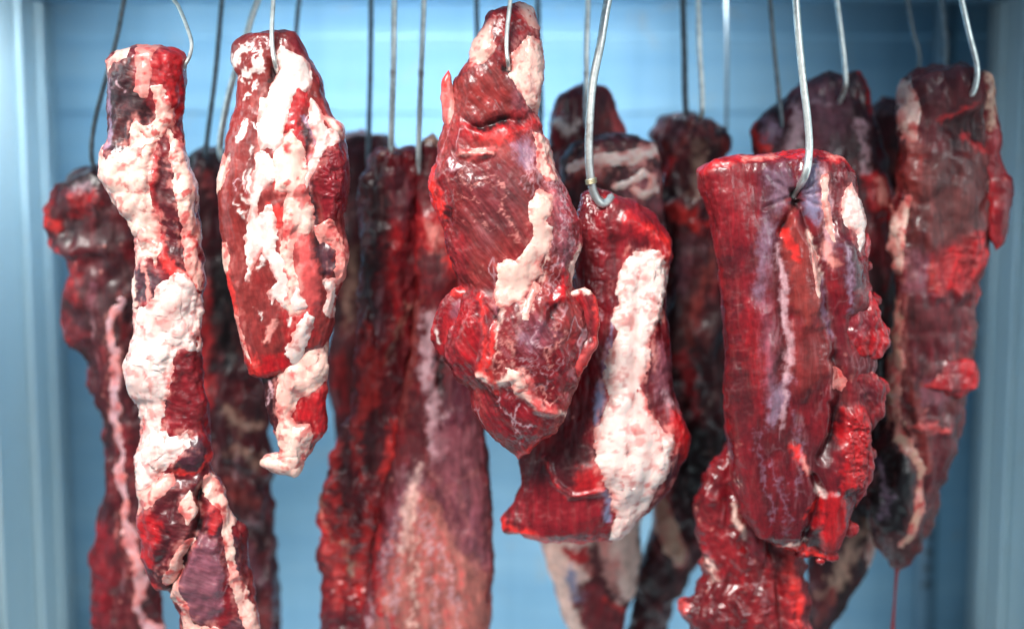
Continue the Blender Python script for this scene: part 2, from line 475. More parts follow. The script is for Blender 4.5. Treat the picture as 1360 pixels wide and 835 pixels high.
        fo = mesh_obj('fat_strip' if ft['w'] is not None else 'fat_cap', W(po), inv.reshape(-1, 4), FAT, root)
        set_col(fo, np.clip(c, 0.002, 0.95))
        if ft['label']: fo['label'] = ft['label']
    pc = Piece(); pc.pos = pos; pc.depth = depth; pc.dz0 = dz0; pc.root = root; pc.tilt = tilt
    pc.front = np.repeat((np.sin(ph) > 0.05)[None, :], nv, 0).ravel()
    return pc

def surf_z(pc, x, y):
    """Depth (in pixels, + away) of the face of a cut at a pixel."""
    f = pc.pos[pc.front]
    d = np.hypot(f[:, 0] - x, f[:, 1] - y)
    i = np.argsort(d)[:6]
    return float(f[i, 2].mean()) + pc.dz0 + pc.tilt * (y - CY)

def meat(label, hang, depth, group='cuts of raw meat hung on hooks', name='meat_cut'):
    o = empty(name, to_world(np.array([hang], float), np.zeros(1), depth)[0])
    return tag(o, label, 'meat', group), tuple(o.location)

# ------------------------------------------------------------------ wire hooks
def catmull(pts, n=10):
    p = np.array(pts, float); p = np.vstack([2 * p[0] - p[1], p, 2 * p[-1] - p[-2]])
    out = []
    for i in range(1, len(p) - 2):
        for t in np.linspace(0, 1, n, endpoint=False):
            a, b, c, d = p[i - 1:i + 3]
            out.append(0.5 * ((2 * b) + (-a + c) * t + (2 * a - 5 * b + 4 * c - d) * t * t + (-a + 3 * b - 3 * c + d) * t ** 3))
    out.append(p[-2]); return np.array(out)

def tube_arrays(path, rad, nseg=12):
    path = np.asarray(path); n = len(path)
    rad = np.full(n, rad) if np.isscalar(rad) else np.asarray(rad)
    t = np.gradient(path, axis=0); t /= np.linalg.norm(t, axis=1)[:, None]
    ref = np.array([0.0, 1.0, 0.0]); a = np.cross(t, ref); bad = np.linalg.norm(a, axis=1) < 0.05
    a[bad] = np.cross(t[bad], np.array([1.0, 0, 0])); a /= np.linalg.norm(a, axis=1)[:, None]
    for i in range(1, n):
        v = a[i - 1] - t[i] * (a[i - 1] @ t[i]); a[i] = v / np.linalg.norm(v)
    b = np.cross(t, a)
    ang = np.linspace(0, 2 * math.pi, nseg, endpoint=False)
    co = path[:, None, :] + rad[:, None, None] * (np.cos(ang)[None, :, None] * a[:, None, :] + np.sin(ang)[None, :, None] * b[:, None, :])
    co = co.reshape(-1, 3); f = grid_faces(n, nseg)
    return co, f

def hook(label, pts, depth, rad, mat, pc=None, tip=0.35, group='steel wire hooks holding the meat', wrap=None, wmat=None):
    """pts: (x, y, dz); the wire runs from the rail under the ceiling to its sharp point."""
    p = catmull(pts, 12)
    wd = to_world(p[:, :2], p[:, 2], depth)
    n = len(p); r = np.full(n, rad * PX * (DIST + depth) / DIST)
    r[-6:] = r[-6:] * np.linspace(1, tip, 6)
    org = wd[0].copy()
    o = empty('wire_hook', org); tag(o, label, 'hook', group)
    co, f = tube_arrays(wd - org, r)
    mesh_obj('wire', co, f, mat, o)
    if wrap is not None:
        i0 = int(np.argmin(np.hypot(p[:, 0] - wrap[0], p[:, 1] - wrap[1])))
        c = wd[i0] - org; tg = wd[i0 + 1] - wd[i0 - 1]; tg /= np.linalg.norm(tg)
        a = np.cross(tg, [0, 1, 0]); a /= np.linalg.norm(a); b = np.cross(tg, a)
        tt = np.linspace(0, 2.6 * 2 * math.pi, 60)
        hx = c + np.outer(np.cos(tt), a) * r[0] * 1.2 + np.outer(np.sin(tt), b) * r[0] * 1.2 + np.outer((tt / tt[-1] - .5) * 0.006, tg)
        co, f = tube_arrays(hx, 0.0013, 8); mesh_obj('binding', co, f, wmat or mat, o)
    return o
# ------------------------------------------------------------------ the cold cabinet: walls, ceiling, floor
def wall_material(name, col, stain, rough, vert=False):
    k = N(name)
    tc = k.n('ShaderNodeTexCoord')
    st = k.n('ShaderNodeVectorMath', operation='MULTIPLY'); st.inputs[1].default_value = (0.6, 0.6, 9) if not vert else (5, 5, 0.35)
    k.l(tc.outputs['Object'], st.inputs[0])
    a = k.noise(st.outputs[0], 2.2, 4, 0.55); b = k.noise(tc.outputs['Object'], 3.0, 4, 0.6); c = k.noise(tc.outputs['Object'], 160, 2)
    m = k.mix(k.ramp(a, 0.35, 0.7, 0, 0.55), col, stain)
    m = k.mix(k.ramp(b, 0.45, 0.75, 0, 0.45), m, k.mix(1.0, m, (0.72, 0.80, 0.84), 'MULTIPLY'))
    dr = k.n('ShaderNodeVectorMath', operation='MULTIPLY'); dr.inputs[1].default_value = (11, 11, 0.5)
    k.l(tc.outputs['Object'], dr.inputs[0])
    d = k.noise(dr.outputs[0], 1.6, 5, 0.6)                  # dark vertical streaks painted in as shadow bands on the wall
    m = k.mix(k.ramp(d, 0.50, 0.72, 0, 0.5), m, k.mix(1.0, m, (0.66, 0.74, 0.78), 'MULTIPLY'))
    e = k.noise(tc.outputs['Object'], 11, 5, 0.7, 1.2)
    m = k.mix(k.ramp(e, 0.60, 0.72, 0, 0.4), m, (0.50, 0.47, 0.42))
    k.l(m, k.p.inputs['Base Color'])
    k.l(k.ramp(b, 0.3, 0.7, rough, rough + 0.15), k.p.inputs['Roughness'])
    k.p.inputs['Metallic'].default_value = 0.15
    bp = k.n('ShaderNodeBump', i_Strength=0.25, i_Distance=0.004); k.l(k.math('ADD', a, k.math('MULTIPLY', c, 0.05)), bp.inputs['Height']); k.l(bp.outputs[0], k.p.inputs['Normal'])
    return k.m

WALLB = wall_material('painted_back_panel', lin(158, 200, 224), lin(120, 172, 208), 0.40)
WALLS = wall_material('painted_side_panel', lin(206, 224, 228), lin(176, 206, 220), 0.34, True)
STEEL_DARK = wall_material('grey_upright', lin(96, 128, 150), lin(80, 110, 130), 0.4)
SLOT = N('slot_shadow_gap'); SLOT.p.inputs['Base Color'].default_value = (0.02, 0.025, 0.03, 1); SLOT.p.inputs['Roughness'].default_value = 0.7
SLOT = SLOT.m

def box(name, lo, hi, mat, parent=None, loc=None):
    x0, y0, z0 = lo; x1, y1, z1 = hi
    co = [(x0, y0, z0), (x1, y0, z0), (x1, y1, z0), (x0, y1, z0), (x0, y0, z1), (x1, y0, z1), (x1, y1, z1), (x0, y1, z1)]
    f = [(0, 3, 2, 1), (4, 5, 6, 7), (0, 1, 5, 4), (1, 2, 6, 5), (2, 3, 7, 6), (3, 0, 4, 7)]
    return mesh_obj(name, co, f, mat, parent, smooth=False, loc=loc)

def pxw(x, y, depth): return to_world(np.array([[x, y]], float), np.zeros(1), depth)[0]
WY = 0.80
XL = pxw(84, 417, WY)[0]; XR = pxw(1300, 417, WY)[0]
ZC = pxw(680, 7, WY)[2]; ZF = -0.95; YF = -0.35
def st(o): return tag(o, kind='structure')
st(box('wall_back', (XL - 0.03, WY, ZF), (XR + 0.03, WY + 0.03, ZC + 0.03), WALLB))
st(box('wall_left', (XL - 0.03, YF, ZF), (XL, WY - 0.002, ZC), WALLS))
st(box('wall_right', (XR, YF, ZF), (XR + 0.03, WY - 0.002, ZC), WALLS))
st(box('ceiling', (XL - 0.03, -0.16, ZC + 0.002), (XR + 0.03, WY - 0.002, ZC + 0.03), WALLB))
st(box('floor', (XL - 0.03, YF, ZF - 0.03), (XR + 0.03, WY + 0.03, ZF - 0.002), WALLS))
# corner angle trims and pressed seams on the side panels
for side, x, s in (('left', XL, 1), ('right', XR, -1)):
    wl = bpy.data.objects['wall_' + side]
    for nm, yy, wd, pr in (('panel_seam', 0.715, 0.010, 0.006), ('panel_seam', 0.60, 0.014, 0.008), ('panel_seam', 0.42, 0.016, 0.009)):
        a, b = sorted((x, x + s * pr))
        box(nm, (a, yy, ZF), (b, yy + wd, ZC - 0.002), WALLS, wl)
wb = bpy.data.objects['wall_back']
for zz in (0.43, 0.29):
    box('panel_seam', (XL + 0.002, WY - 0.003, zz), (XR - 0.002, WY, zz + 0.010), WALLB, wb)

def upright(px, label):
    b = pxw(px, 800, WY)
    o = empty('slotted_upright', (b[0], WY - 0.012, 0)); tag(o, label, 'shelf support', None)
    box('channel', (-0.017, 0, ZF), (0.017, 0.0115, ZC - 0.004), STEEL_DARK, o)
    me = None
    for i in range(34):
        z = -0.62 + i * 0.032
        if me is None:
            s0 = box('slot', (-0.006, -0.0012, -0.008), (0.006, 0.001, 0.008), SLOT, o, (0, 0, z)); me = s0.data
        else:
            c = s0.copy(); COL.objects.link(c); c.parent = o; c.location = (0, 0, z)
upright(1227, 'slotted metal upright low on the back wall behind the right-end cut with the blood drip')

def metal(name, col, rough):
    k = N(name); tc = k.n('ShaderNodeTexCoord'); n = k.noise(tc.outputs['Object'], 90, 4)
    m2 = k.noise(tc.outputs['Object'], 26, 4, 0.65)
    c0 = k.mix(k.ramp(n, 0.4, 0.7), col, tuple(np.array(col) * 0.66))
    k.l(k.mix(k.ramp(m2, 0.58, 0.72, 0, 0.75), c0, (0.20, 0.10, 0.07)), k.p.inputs['Base Color'])
    k.p.inputs['Metallic'].default_value = 0.9
    k.l(k.ramp(n, 0.3, 0.7, rough, rough + 0.15), k.p.inputs['Roughness'])
    return k.m
WIRE = metal('galvanised_wire', (0.85, 0.88, 0.84), 0.33)
WIRE_SHADED = metal('shaded_wire', (0.20, 0.23, 0.25), 0.45)  # darker copy of the wire; rear hooks' dim reflections put into its colour
BRASS = metal('binding_wire', (0.62, 0.55, 0.36), 0.4)
# ------------------------------------------------------------------ cuts in front
G_CUT = 'cuts of raw meat hung on hooks'
M_LONG = muscle_material('lean_long_fibre', 4, 1.0, 1.0)
M_CROSS = muscle_material('lean_cross_fibre', 70, 0.7, 1.0)
M_SLANT = muscle_material('lean_slant_fibre', 38, 0.9, 1.1)
M_SKIN = muscle_material('lean_under_membrane', 8, 0.55, 1.15)
M_BACK = muscle_material('lean_in_the_back', 6, 0.8, 0.85)
SH = 1.35   # vertex spacing in pixels for cuts in focus

# --- A: narrow marbled strip, far left
rA, oA = meat('narrow strip of red meat banded all the way down with thick cream fat', (188, 63), 0.01)
A = build_piece(rA, oA, 'lean', 
 [(188,63),(150,68),(139,80),(140,120),(144,160),(143,190),(132,203),(134,225),(142,243),(155,268),(172,292),(186,322),(184,360),(180,400),(179,450),(167,485),(166,505),(176,524),(188,532),(191,560),(187,600),(184,640),(187,690),(190,735),(203,768),(214,776),(230,786),(240,815),(246,870),(255,900)],
 [(188,63),(225,68),(241,76),(241,120),(238,160),(242,195),(252,225),(259,260),(264,310),(271,345),(274,378),(269,410),(267,450),(264,470),(268,520),(272,560),(279,600),(277,622),(290,640),(302,670),(312,690),(325,705),(324,740),(330,770),(340,810),(350,870),(350,900)],
 0.01, T=36, base='deep', alt='maroon', step=SH, seed=1, mat=M_CROSS, ang=80, grain=.55, lumps=(6, 55), mids=(3, 18), marble=0.4, edge=('red', 0.55, 0.24),
 layers=[
  P('dark', [(138,85),(186,74),(190,110),(200,140),(218,160),(178,208),(158,212),(143,190)], 5),
  P('brown', [(160,150),(176,140),(172,185),(158,195)], 8, a=.5),
  P('red', [(214,70),(243,72),(241,150),(232,165),(226,128),(210,100)], 5, h=3),
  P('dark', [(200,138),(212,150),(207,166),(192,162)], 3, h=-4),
  S('silver', [(152,108),(149,130),(150,150)], 6, 3), S('silver', [(150,160),(153,178),(148,195)], 7, 3), S('skin', [(165,112),(174,122)], 3, 2),
  P('maroon', [(218,205),(240,205),(250,300),(262,360),(268,385),(247,365),(226,345),(216,290)], 4, h=-4),
  S('red', [(216,210),(213,250),(218,300),(228,345),(250,372)], 7, 3, h=2), S('bright', [(226,340),(245,362),(266,382)], 12, 4, h=3),
  S('dark', [(222,228),(240,232)], 5, 3, a=.7), S('brown', [(216,262),(242,262)], 8, 3, a=.6), S('dark', [(218,292),(246,296)], 4, 3, a=.7),
  P('plum', [(186,330),(205,350),(232,372),(222,395),(200,402),(182,402)], 4),
  S('cream', [(186,320),(184,360),(183,402)], 5, 2, h=3), S('pink', [(199,340),(204,370),(208,402)], 6, 2, h=3),
  P('deep', [(232,462),(262,452),(268,520),(272,560),(278,604),(262,622),(240,606),(250,585),(246,566),(230,540),(236,505)], 4, h=3),
  P('plum', [(205,542),(226,530),(222,560),(205,572)], 4), P('mauve', [(224,585),(236,576),(232,600),(222,600)], 3),
  P('plum', [(236,582),(268,574),(276,606),(262,622),(240,612)], 3, h=5), S('bright', [(278,600),(266,622),(238,616)], 5, 3, h=2),
  P('maroon', [(215,640),(274,622),(270,680),(255,728),(214,775),(204,768),(190,735),(188,690),(200,660)], 5, h=5),
  P('red', [(190,680),(215,668),(230,690),(214,742),(192,735)], 6, h=3), S('bright', [(190,735),(204,768),(218,772)], 6, 4),
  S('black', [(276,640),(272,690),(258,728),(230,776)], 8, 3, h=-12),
  S('dark', [(222,690),(238,705),(224,735)], 5, 3, h=-4, a=.8), S('dark', [(245,650),(240,680)], 4, 3, h=-3, a=.7),
  P('plum', [(285,640),(305,690),(300,720),(282,690)], 4), P('red', [(282,658),(300,665),(302,690),(288,700)], 4, h=3),
  P('mauve', [(270,700),(295,710),(303,745),(300,800),(272,820),(248,790),(246,770)], 5, h=8), P('plum', [(308,700),(324,712),(326,760),(312,760)], 4, h=4),
  P('plum', [(300,820),(335,805),(345,860),(310,880)], 4),
 ],
 fats=[
  F([(142,84),(158,66),(178,68),(176,78),(156,86),(148,96)], 4, 12, 3, .15, 'cream'),
  F([(188,68),(213,66),(207,84),(210,102),(206,118),(202,132),(188,122),(192,96)], 3, 14, 3, .5, 'pink'),
  F([(208,118),(224,116),(232,140),(231,168),(222,182),(204,184),(192,168),(206,170),(216,160),(215,140)], 5, 12, 4, .5, 'cream'),
  F([(188,162),(196,178),(216,186),(209,230),(216,285),(222,330),(214,350),(204,330),(192,352),(186,322),(172,292),(152,268),(136,238),(129,208),(140,188),(150,214),(166,206),(178,192)], 8, 20, 6, .35, 'cream', label='broad cream fat sheet spreading below the neck of the strip'),
  F([(230,172),(242,192),(252,228),(259,262),(264,312),(272,350),(275,384),(264,384),(252,340),(246,290),(238,235)], 6, 13, 4, .6, 'cream'),
  F([(178,405),(206,398),(222,378),(246,362),(262,372),(270,392),(269,430),(262,458),(240,462),(232,500),(226,535),(214,570),(240,576),(256,566),(256,584),(236,612),(215,632),(188,650),(183,612),(190,572),(188,536),(170,526),(163,506),(168,484),(178,452)], 8, 17, 7, .3, 'white', label='thick white fat wrapping the middle of the strip'),
  F([(186,640),(212,632),(236,622),(238,636),(216,662),(200,664),(190,690)], 5, 12, 5, .6, 'cream'),
  F([(262,640),(270,672),(258,688),(250,664)], 4, 10, 4, .5, 'cream'),
  F([(278,632),(300,672),(308,700),(312,745),(326,790),(340,830)], 5, 11, 4, .5, 'cream', w=[8,12,10,8,10,12]),
  F([(264,706),(246,730),(236,762),(250,790),(262,826),(300,838)], 6, 12, 5, .5, 'cream', w=[6,10,22,14,14,20]),
 ])

# --- B: second strip with a flat red face and a fat tail
rB, oB = meat('bright red slab with flaking white fat down its middle and a fatty pink curled tail', (362, 40), 0.0)
B = build_piece(rB, oB, 'lean',
 [(362,40),(325,46),(309,60),(307,82),(319,100),(316,140),(306,175),(298,205),(290,235),(292,280),(298,330),(304,380),(314,410),(321,440),(325,480),(331,497),(352,501)],
 [(362,40),(392,43),(408,70),(418,88),(428,108),(430,130),(440,155),(456,168),(461,200),(463,240),(457,285),(466,335),(462,365),(452,385),(444,405),(441,430),(432,455),(400,490),(375,498),(352,502)],
 0.0, T=40, base='face', alt='rust', step=SH, seed=2, mat=M_SKIN, grain=.35, flecks=.2, lumps=(4, 60), mids=(1.6, 20), mix=.85, edge=('red', 0.6, 0.42), sq=0.7,
 layers=[
  P('rust', [(312,60),(345,50),(370,120),(345,200),(335,300),(345,400),(330,480),(300,330),(296,240),(318,150)], 12, a=.75),
  P('deep', [(395,45),(410,72),(425,110),(395,85),(380,60)], 6),
  P('brown', [(345,120),(368,110),(350,150),(348,240),(352,275),(335,300),(338,200)], 8, a=.7),
  P('black', [(362,84),(376,86),(372,112),(366,112)], 4, h=-8),
  S('dark', [(372,100),(362,140),(352,165)], 5, 4, h=-4, a=.6),
  P('red', [(386,112),(404,96),(412,140),(398,170),(384,172),(378,185)], 4, h=2), P('red', [(392,170),(416,158),(418,185),(405,210),(394,200)], 4, h=2),
  P('bright', [(372,205),(392,215),(412,245),(408,255),(388,255),(370,245)], 5, h=3), P('bright', [(366,270),(382,268),(384,300),(370,310)], 5, h=2),
  P('rose', [(398,312),(414,300),(424,320),(430,380),(420,430),(400,440),(396,400),(404,360)], 5, h=4), P('red', [(376,410),(420,400),(425,440),(390,470)], 8, a=.7),
  P('dark', [(412,142),(424,180),(418,215),(426,260),(428,300),(440,310),(446,345),(436,375),(424,350),(418,290),(410,230),(404,170)], 5, h=-5),
  P('plum', [(424,325),(446,320),(454,350),(446,362),(432,360)], 4, h=4),
  P('deep', [(424,196),(452,186),(460,215),(458,280),(436,300),(424,262)], 5, h=4, rib=(62,20,1.6)),
  S('silver', [(421,210),(414,232),(412,250)], 8, 3, h=2), S('silver', [(408,156),(420,172),(424,190)], 5, 3),
  P('bright', [(296,330),(306,345),(322,410),(318,430),(304,390)], 5, a=.9), P('bright', [(322,455),(350,480),(352,500),(330,497)], 8), P('red', [(350,470),(400,470),(390,498),(350,502)], 6),
  *[S('white', p, [w*.7, w*1.15, w*.7], 1.8, h=1.2, wob=6) for p, w in [([(318,86),(326,70),(335,63)], 9), ([(331,104),(340,92),(346,78)], 9), ([(311,78),(315,92)], 9), ([(340,80),(348,96),(352,66)], 7), ([(346,110),(340,118)], 8), ([(334,128),(328,134)], 5),
     ([(330,165),(326,180),(322,185)], 10), ([(345,225),(342,262),(340,290)], 7), ([(338,215),(334,250)], 3), ([(330,258),(336,270)], 5), ([(318,268),(323,272)], 4), ([(325,280),(330,284)], 5), ([(344,196),(340,210)], 4), ([(311,206),(306,225)], 4), ([(362,330),(352,352)], 6), ([(346,410),(352,420)], 5), ([(388,430),(392,418)], 7)]],
  S('pink', [(372,420),(364,436),(356,452)], [5,9,5], 2.5, h=2), S('skin', [(318,242),(326,238),(335,244),(336,252)], 1.6, 1), S('skin', [(318,242),(320,252)], 1.4, 1),
 ],
 fats=[
  F([(374,78),(380,66),(390,70),(396,76),(414,84),(418,100),(419,118),(410,124),(398,118),(390,140),(384,170),(378,190),(372,200),(364,196),(356,200),(352,182),(350,160),(350,132),(360,132),(368,112),(378,92)], 5, 17, 4, .12, 'white', soft=5, label='white fat running down from beside the hook'),
  F([(378,184),(396,176),(404,192),(416,214),(414,250),(420,280),(422,300),(412,312),(400,306),(396,350),(402,372),(406,410),(392,416),(378,400),(384,380),(380,350),(380,320),(384,292),(390,255),(372,250),(370,215)], 7, 14, 5, .5, 'cream'),
  F([(346,208),(360,202),(370,210),(370,236),(354,250),(352,290),(366,270),(372,290),(372,330),(384,340),(388,360),(404,380),(410,404),(390,410),(372,396),(366,402),(360,386),(372,372),(362,345),(354,330),(346,345),(340,372),(334,372),(338,350),(332,336),(332,312),(340,300),(346,270)], 3.5, 14, 6, .12, 'white', soft=3),
  F([(418,132),(428,148),(436,176),(448,170),(456,176),(453,190),(436,192),(426,214),(416,240),(412,252),(410,242),(420,212),(424,186),(414,150)], 3, 12, 3, .3, 'white', soft=4),
  F([(432,158),(450,160),(459,170),(460,184),(446,182)], 5, 10, 4, .6, 'cream'),
  F([(424,302),(440,292),(452,304),(460,318),(468,340),(460,366),(452,374),(446,352),(450,330),(438,318),(428,318)], 6, 12, 4, .5, 'pink'),
  F([(434,372),(450,366),(448,396),(440,420),(434,410),(440,388)], 4, 12, 4, .4, 'white'),
  F([(288,238),(298,206),(310,212),(304,244),(292,256)], 4, 13, 4, .35, 'cream'),
  F([(296,322),(306,322),(308,345),(302,370),(296,350)], 3, 12, 3, .4, 'cream'),
  F([(312,412),(322,418),(330,450),(336,480),(328,470),(320,440)], 4, 10, 3, .6, 'cream'),
  F([(386,468),(392,440),(410,412),(420,420),(412,450),(398,490)], 3, 10, 4, .3, 'white', soft=4),
 ])
build_piece(rB, oB, 'tail',
 [(405,440),(362,470),(350,490),(351,520),(357,548),(365,575),(373,594),(371,606),(352,608),(348,616),(364,626),(384,632)],
 [(405,440),(434,442),(434,490),(434,540),(432,572),(420,590),(405,610),(397,627),(384,633)],
 0.0, T=22, base='maroon', alt='deep', step=SH, seed=3, mat=M_SKIN, lumps=(4, 40), mids=(2, 16), dz0=6,
 layers=[P('dark', [(346,485),(372,485),(374,545),(366,590),(352,560)], 6), P('brown', [(352,490),(370,490),(368,530),(360,530)], 6, a=.6), P('red', [(392,508),(438,500),(438,560),(390,556)], 5), P('red', [(414,556),(436,548),(430,580),(416,590)], 5), S('skin', [(358,505),(366,520),(358,532),(364,512)], 2.5, 2)],
 fats=[F([(372,486),(392,470),(412,440),(440,440),(436,500),(424,512),(404,522),(392,542),(384,552),(396,562),(414,558),(412,584),(408,600),(396,634),(370,634),(340,620),(350,604),(374,606),(378,590),(366,574),(374,545),(368,520)], 7, 22, 4, .38, 'cream', label='pale pink fat of the tail, curled at the tip')])

# --- C: centre cut with a waist and torn lobes
rC, oC = meat('dark red cut with a pinched fatty neck, split waist and ragged pointed lower end', (690, 2), 0.0)
C = build_piece(rC, oC, 'lean',
 [(690,2),(668,10),(650,18),(640,32),(627,62),(622,80),(612,95),(604,112),(601,132),(592,160),(583,200),(576,225),(571,248),(580,275),(590,295),(592,320),(600,350),(610,380),(602,400),(590,430),(584,450),(588,475),(604,495),(625,515),(632,545),(648,572),(670,592),(688,609)],
 [(690,2),(706,12),(714,35),(717,80),(717,120),(711,150),(713,165),(722,185),(733,212),(748,240),(758,262),(771,292),(769,325),(763,350),(757,378),(768,390),(780,410),(784,435),(778,470),(768,505),(752,545),(737,573),(715,585),(703,598),(688,610)],
 0.0, T=48, base='face', alt='deep', step=SH, seed=4, mat=M_SLANT, ang=35, rag=3, lumps=(5, 55), mids=(1.8, 26), marble=0.75, edge=('red', 0.6, 0.35), mix=.8,
 layers=[
  P('rust', [(605,110),(650,80),(690,100),(700,140),(670,160),(620,165),(600,140)], 10, a=.8), P('mauve', [(670,90),(700,110),(706,150),(685,150)], 8, a=.5),
  P('red', [(650,18),(690,10),(708,30),(700,50),(660,50)], 8), P('plum', [(676,36),(690,40),(690,70),(676,70)], 6, a=.6),
  P('black', [(668,90),(680,88),(680,100),(670,100)], 4, h=-7),
  S('red', [(610,162),(635,178),(668,170),(690,158),(712,165)], [6,22,18,20,14], 9, h=3, a=.85), S('bright', [(640,182),(664,186),(690,172)], 8, 6, h=2, a=.7),
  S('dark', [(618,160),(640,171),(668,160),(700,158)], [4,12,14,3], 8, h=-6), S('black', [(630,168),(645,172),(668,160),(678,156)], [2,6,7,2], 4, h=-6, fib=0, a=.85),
  P('rust', [(615,195),(690,190),(705,250),(700,320),(670,350),(640,330),(612,290),(600,240)], 14, a=.65), P('plum', [(600,220),(690,215),(690,300),(640,330)], 20, a=.5),
  P('silver', [(676,190),(706,184),(712,215),(698,225),(688,210)], 8, a=.8), S('skin', [(712,180),(722,210),(716,235)], [6,14,6], 6, a=.8),
  *[S('skin', [(696+i*4,196+i*3),(700+i*3,222+i*4),(690+i*5,246+i*5)], 1.6, 1.3, a=.6) for i in range(4)],
  *[S('pink', p, [1,2.6,1], 1.8, h=.5, wob=10, a=.65) for p in [[(657,228),(668,250),(672,280),(682,310),(690,318)], [(640,248),(664,246)], [(616,225),(634,250)], [(632,292),(660,300)], [(602,222),(626,240),(650,236)], [(606,262),(640,270)]]],
  *[S('skin', [(720+i*9,226+i*22),(745+i*5,262+i*18)], 2, 2, a=.5) for i in range(5)],
  P('red', [(728,245),(755,260),(770,300),(765,340),(745,330),(735,290)], 10, a=.7), S('mauve', [(735,260),(752,300),(748,350)], 10, 8, a=.6),
  P('mauve', [(706,186),(724,205),(756,262),(764,320),(750,352),(728,330),(736,262)], 14, a=.55),
  *[S('skin', q_, [1,2.6,.8], 1.8, h=.5, wob=9, a=.7) for q_ in [[(712,190),(726,226),(738,256)], [(722,205),(742,250),(752,300)], [(734,230),(756,280),(760,330)], [(700,215),(716,240),(722,262)], [(745,262),(748,310),(742,350)], [(738,300),(732,345),(726,392)]]],
  *[S('cream', q_, [3,4,1], 2, h=1, wob=7, a=.85) for q_ in [[(700,345),(696,380),(690,425)], [(716,345),(708,380),(704,412)], [(690,345),(676,380),(668,430)], [(724,320),(722,352),(716,386)], [(668,396),(664,440),(656,480)], [(690,400),(684,440),(676,488)]]],
  S('bright', [(576,225),(573,248),(584,275),(592,296)], 12, 5, h=4), P('dark', [(594,278),(604,278),(602,300),(594,298)], 4, h=-6, a=.8),
  S('rose', [(612,202),(632,206),(656,200)], [6,12,9], 3, h=4), S('pink', [(614,206),(640,202),(655,206)], 5, 2, h=3), S('skin', [(597,214),(602,228),(608,224)], 5, 3, h=2),
  S('cream', [(766,328),(762,350),(757,380)], 6, 2, h=2), P('red', [(748,352),(757,362),(752,395),(728,410),(714,440),(716,420),(735,390)], 4, h=5),
  P('dark', [(726,400),(742,398),(740,420),(728,424)], 5, h=-10), P('dark', [(652,405),(668,408),(664,424),(655,424)], 4, h=-7), P('mauve', [(650,404),(664,404),(660,416)], 3),
  P('deep', [(612,384),(650,390),(654,430),(648,480),(636,510),(600,490),(590,450)], 8), S('bright', [(642,392),(646,440),(640,490)], [7,5,8], 4, h=4, a=.85), S('bright', [(658,430),(652,470),(646,500)], [5,7,4], 4, h=3, a=.8), P('red', [(604,400),(630,396),(636,470),(612,480)], 8, a=.6),
  P('deep', [(672,420),(705,405),(735,425),(755,470),(735,520),(700,500),(676,470)], 10, a=.8, h=4), *[S('skin', p, [1,3,1.2], 2, h=.6, wob=9, a=.6) for p in [[(690,420),(700,432)], [(700,450),(714,470),(710,490)], [(714,475),(730,482)], [(724,500),(744,470)], [(680,440),(700,460)], [(700,500),(720,510),(735,500)], [(690,480),(705,486)]]],
  S('silver', [(716,428),(706,450),(690,440)], 7, 6, a=.6), P('mauve', [(690,415),(725,412),(740,440),(715,470),(690,455)], 12, a=.55),
  *[S(c_, q_, [1,4,1.5], 2.2, h=.8, wob=11, a=.75) for c_, q_ in [('pink', [(664,430),(660,470),(668,496)]), ('skin', [(700,430),(716,455),(732,462)]), ('pink', [(706,505),(724,520),(744,520)]), ('skin', [(692,462),(712,486),(726,500)]), ('cream', [(668,486),(690,500),(712,528)]), ('pink', [(744,420),(738,450),(728,478)]), ('skin', [(650,500),(664,520),(690,520)]), ('pink', [(676,440),(684,470),(700,496)]), ('rose', [(640,430),(646,470),(652,505)])]],
  S('cream', [(640,490),(660,500),(688,490),(690,510),(720,540),(745,545)], [6,9,14,12,8,6], 4, h=5), S('bright', [(652,470),(655,500),(660,515)], 6, 4, h=4), S('rose', [(700,500),(712,535),(735,540)], 9, 5, h=5),
  P('deep', [(636,520),(668,515),(700,525),(716,555),(705,590),(688,606),(650,570)], 6), P('black', [(652,534),(662,534),(660,540)], 3, h=-5), S('skin', [(660,520),(682,548),(686,566),(690,588)], [1,3,2,1], 1.6, h=.8, wob=7, a=.8), S('skin', [(682,550),(704,560)], 2, 1.4), S('skin', [(672,540),(686,552),(688,528)], 2, 1.3),
  S('bright', [(740,570),(716,585),(690,607)], 6, 4, h=2),
 ],
 fats=[
  F([(622,76),(632,52),(645,34),(656,36),(653,56),(660,66),(650,78),(636,86),(626,84)], 7, 13, 4, .3, 'cream'),
  F([(684,2),(698,4),(707,12),(715,40),(704,34),(694,22)], 5, 10, 3, .5, 'cream'),
  F([(690,62),(702,48),(716,56),(719,90),(716,128),(722,140),(712,154),(700,138),(688,122),(676,104),(682,92),(680,74)], 7, 16, 4, .28, 'cream', label='pale fat on the neck beside the hook'),
  F([(706,178),(718,180),(732,206),(742,236),(728,238),(716,226),(716,200)], 3, 14, 4, .45, 'cream'),
  F([(702,268),(716,252),(732,256),(738,270),(726,290),(732,310),(728,336),(716,345),(722,362),(708,372),(694,396),(680,402),(664,400),(660,372),(664,348),(688,344),(702,326),(708,300)], 4, 16, 6, .2, 'cream', soft=5, label='torn white fat over the middle'),
  F([(708,372),(716,376),(706,400),(700,420),(694,418)], 2, 12, 3, .2, 'cream', soft=4),
  F([(672,482),(692,486),(700,508),(684,512)], 4, 10, 4, .3, 'cream'),
 ])
build_piece(rC, oC, 'tab', [(596,94),(588,106),(586,130),(588,160),(596,176)], [(596,94),(600,102),(604,125),(611,150),(612,170),(596,177)], 0.0, T=9, base='cream', alt='rose', step=SH, seed=5, mat=FAT, lumps=(2, 30), mids=(1.5, 10), dz0=-8,
 layers=[S('bright', [(597,96),(590,112)], 8, 4), S('rose', [(590,120),(598,170)], 5, 4)])
